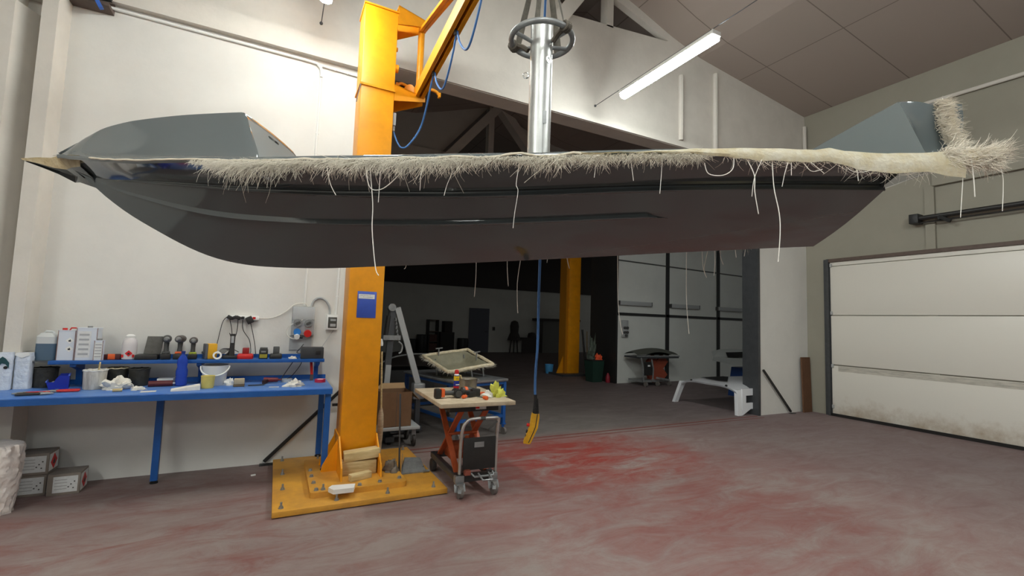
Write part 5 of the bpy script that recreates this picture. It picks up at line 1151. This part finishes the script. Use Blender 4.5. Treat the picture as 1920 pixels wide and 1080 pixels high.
# second crane column and things around it
yc = thing('crane_column', 'second yellow crane column standing far back in the dim hall', 'crane', (7.85, 11.45, 0))
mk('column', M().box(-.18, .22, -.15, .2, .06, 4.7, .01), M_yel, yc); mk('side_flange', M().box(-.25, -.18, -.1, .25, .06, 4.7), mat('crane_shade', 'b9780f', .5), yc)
mk('foot_plate', M().box(-.5, .45, -.4, .45, 0, .06), M_dsteel, yc); mk('gusset', M().prism([(-.46, .06), (-.25, .55), (-.25, .06)], .0, .03, 'y'), M_yel, yc)
pot('bucket', 'light blue bucket on floor left of the far yellow column', 'bucket', 7.42, 11.92, .13, .27, mat('bucket_sky', '4f9fd6', .4), None, None, rb=.105).location.z = 0
sv = thing('shovel', 'dark long-handled shovel leaning on the far yellow column', 'shovel', (8.12, 11.05, 0)); mk('handle', M().cyl((-.1, .05, 1.35), (.0, 0, .3), .03), M_black, sv); mk('blade', M().ring([[(-.03, -.02, .4), (.03, -.02, .4), (.03, .02, .4), (-.03, .02, .4)], [(-.02, -.12, .0), (.16, -.12, 0), (.16, -.1, 0), (-.02, -.1, 0)]]), M_brown, sv)
mk('hose', M().tube(smooth_pts([(.03, 0, 1.3), (.04, -.02, .7), (.1, -.05, .4), (.2, -.08, .1)]), .02, 6), mat('hose_tan', '7a6a52', .7), sv)
wb2 = thing('waste_bin', 'dark green bin standing between far yellow column and booth', 'bin', (7.62, 9.98, 0)); mk('body', M().ring([[(-.15, -.15, 0), (.15, -.15, 0), (.15, .15, 0), (-.15, .15, 0)], [(-.19, -.19, .55), (.19, -.19, .55), (.19, .19, .55), (-.19, .19, .55)]]), mat('bin_green', '1f3a30', .5), wb2); mk('rim', M().box(-.2, .2, -.2, .2, .55, .58, .01), M_black, wb2)
solo('orange_glove', crumple(M(), (0, 0, 0), .10, .08, .13, 4.7, 18, 10, .6), mat('glove_orange', 'e85a32', .7), 'orange glove heap lying on the dark green bin', 'glove', (7.70, 9.9, .581))
solo('bundle', crumple(M(), (0, 0, 0), .12, .09, .42, 6.1, 18, 12, 1.0), mat('dusty_leaf', '5f6a5e', .7, var=.5, scale=14), 'dusty grey-green bundle standing on the dark green bin', 'bundle', (7.60, 10.06, .581))
solo('canister', M().lathe([(.05, 0), (.06, .02), (.06, .15), (.03, .22), (.02, .25)], 16), mat('dim_red', '8c2030', .5), 'small red canister on floor in front of the booth side', 'canister', (7.86, 9.70, 0))
# silhouettes along the far wall
rk = thing('shelving_rack', 'dark open shelving rack against the far back wall', 'shelf', (6.35, 20.3, 0))
for x in (-.22, .22): mk('upright', M().box(x-.02, x+.02, -.2, .2, 0, 1.5), M_black, rk)
for z in (.1, .5, .95, 1.47): mk('shelf_board', M().box(-.22, .22, -.2, .2, z, z+.03), M_brown, rk)
for z in (.13, .53): mk('crate', M().box(-.18, .18, -.18, .18, z, z+.3), mat('crate_rust', '553a34', .8), rk)
cbt = thing('cabinet', 'dark stepped cabinet beside the rack at the far wall', 'cabinet', (7.02, 20.3, 0)); mk('body', M().box(-.33, .33, -.2, .25, 0, .95, .01), M_dark, cbt); mk('top_unit', M().box(-.15, .22, -.2, .25, .95, 1.45, .01), M_dark, cbt); mk('door', M().box(-.3, .3, -.215, -.2, .05, .9), M_blackp, cbt)
for x, r, hh, lab in ((5.85, .24, .82, 'dark barrel left of the rack at far wall'), (5.3, .3, .62, 'dark low barrel furthest left at far wall'), (7.8, .25, .68, 'dark barrel right of the stepped cabinet at far wall')):
    b_ = thing('barrel', lab, 'barrel', (x, 20.2, 0), 0, 'dark barrels at the far wall'); mk('body', M().lathe([(r*.95, 0), (r, .03), (r, hh-.03), (r*.95, hh), (.001, hh)], 20), M_black, b_); mk('rim', M().lathe([(r*1.02, hh*.5-.02), (r*1.03, hh*.5), (r*1.02, hh*.5+.02)], 20), M_black, b_)
ch = thing('punch_bag_stand', 'tall dark draped stand with thin legs at the far wall', 'stand', (10.45, 20.1, 0)); mk('cover', M().lathe([(.34, .62), (.3, .75), (.2, 1.0), (.22, 1.3), (.17, 1.52), (.05, 1.58)], 16), M_dark, ch)
for x in (-.22, .0, .22): mk('leg', M().cyl((x, 0, 0), (x*.7, 0, .65), .03), M_dark, ch)
dk2 = thing('desk', 'dark desk with rounded chair back at the far wall', 'desk', (11.2, 20.2, 0)); mk('top', M().box(-.4, .5, -.3, .3, .7, .75), M_dark, dk2); mk('side_panel', M().box(-.4, .5, -.28, -.25, 0, .7), M_dark, dk2); mk('chair_back', M().lathe([(.2, .6), (.22, .8), (.18, .98), (.02, 1.02)], 14, (.3, 0, 0)), M_dark, dk2)
bdd = thing('cupboard', 'dark wide cupboard with overhanging lid at the far wall right', 'cupboard', (13.0, 20.25, 0)); mk('body', M().box(-.95, 1.2, -.2, .3, 0, 1.62), mat('cupboard_dim', '6b6a66', .8), bdd); mk('top_board', M().box(-1.3, 1.25, -.35, .3, 1.62, 1.74), M_dark, bdd)
sw = thing('wall_switch', 'small dark switch box right of the far blue-grey door', 'switch', (9.55, FY, 1.15)); mk('plate', M().box(-.07, .07, -.03, 0, -.09, .09), M_dgrey, sw); mk('rocker', M().box(-.03, .03, -.04, -.03, -.05, .05), M_blackp, sw)
vh = thing('covered_machine', 'low dark covered machine in the shadow behind the blue trolley', 'machine', (2.05, 8.2, 0)); m = M(); rows = []
for i in range(9):
    u = -1+2*i/8; rows.append([(u*.55, -.35+.7*j/8, .62+.30*(1-abs(u)**3)*math.sin(PI*(j+1)/10)) for j in range(9)])
m.surf(rows, .02); mk('cover', m, mat('cover_black', '2e2a28', .35), vh); mk('base', M().box(-.5, .5, -.32, .32, .0, .62), M_black, vh); mk('edge_tube', M().tube(smooth_pts([(-.55, -.36, .70), (-.2, -.37, .86), (.3, -.37, .90), (.55, -.36, .8)]), .012, 6), M_galvd, vh)
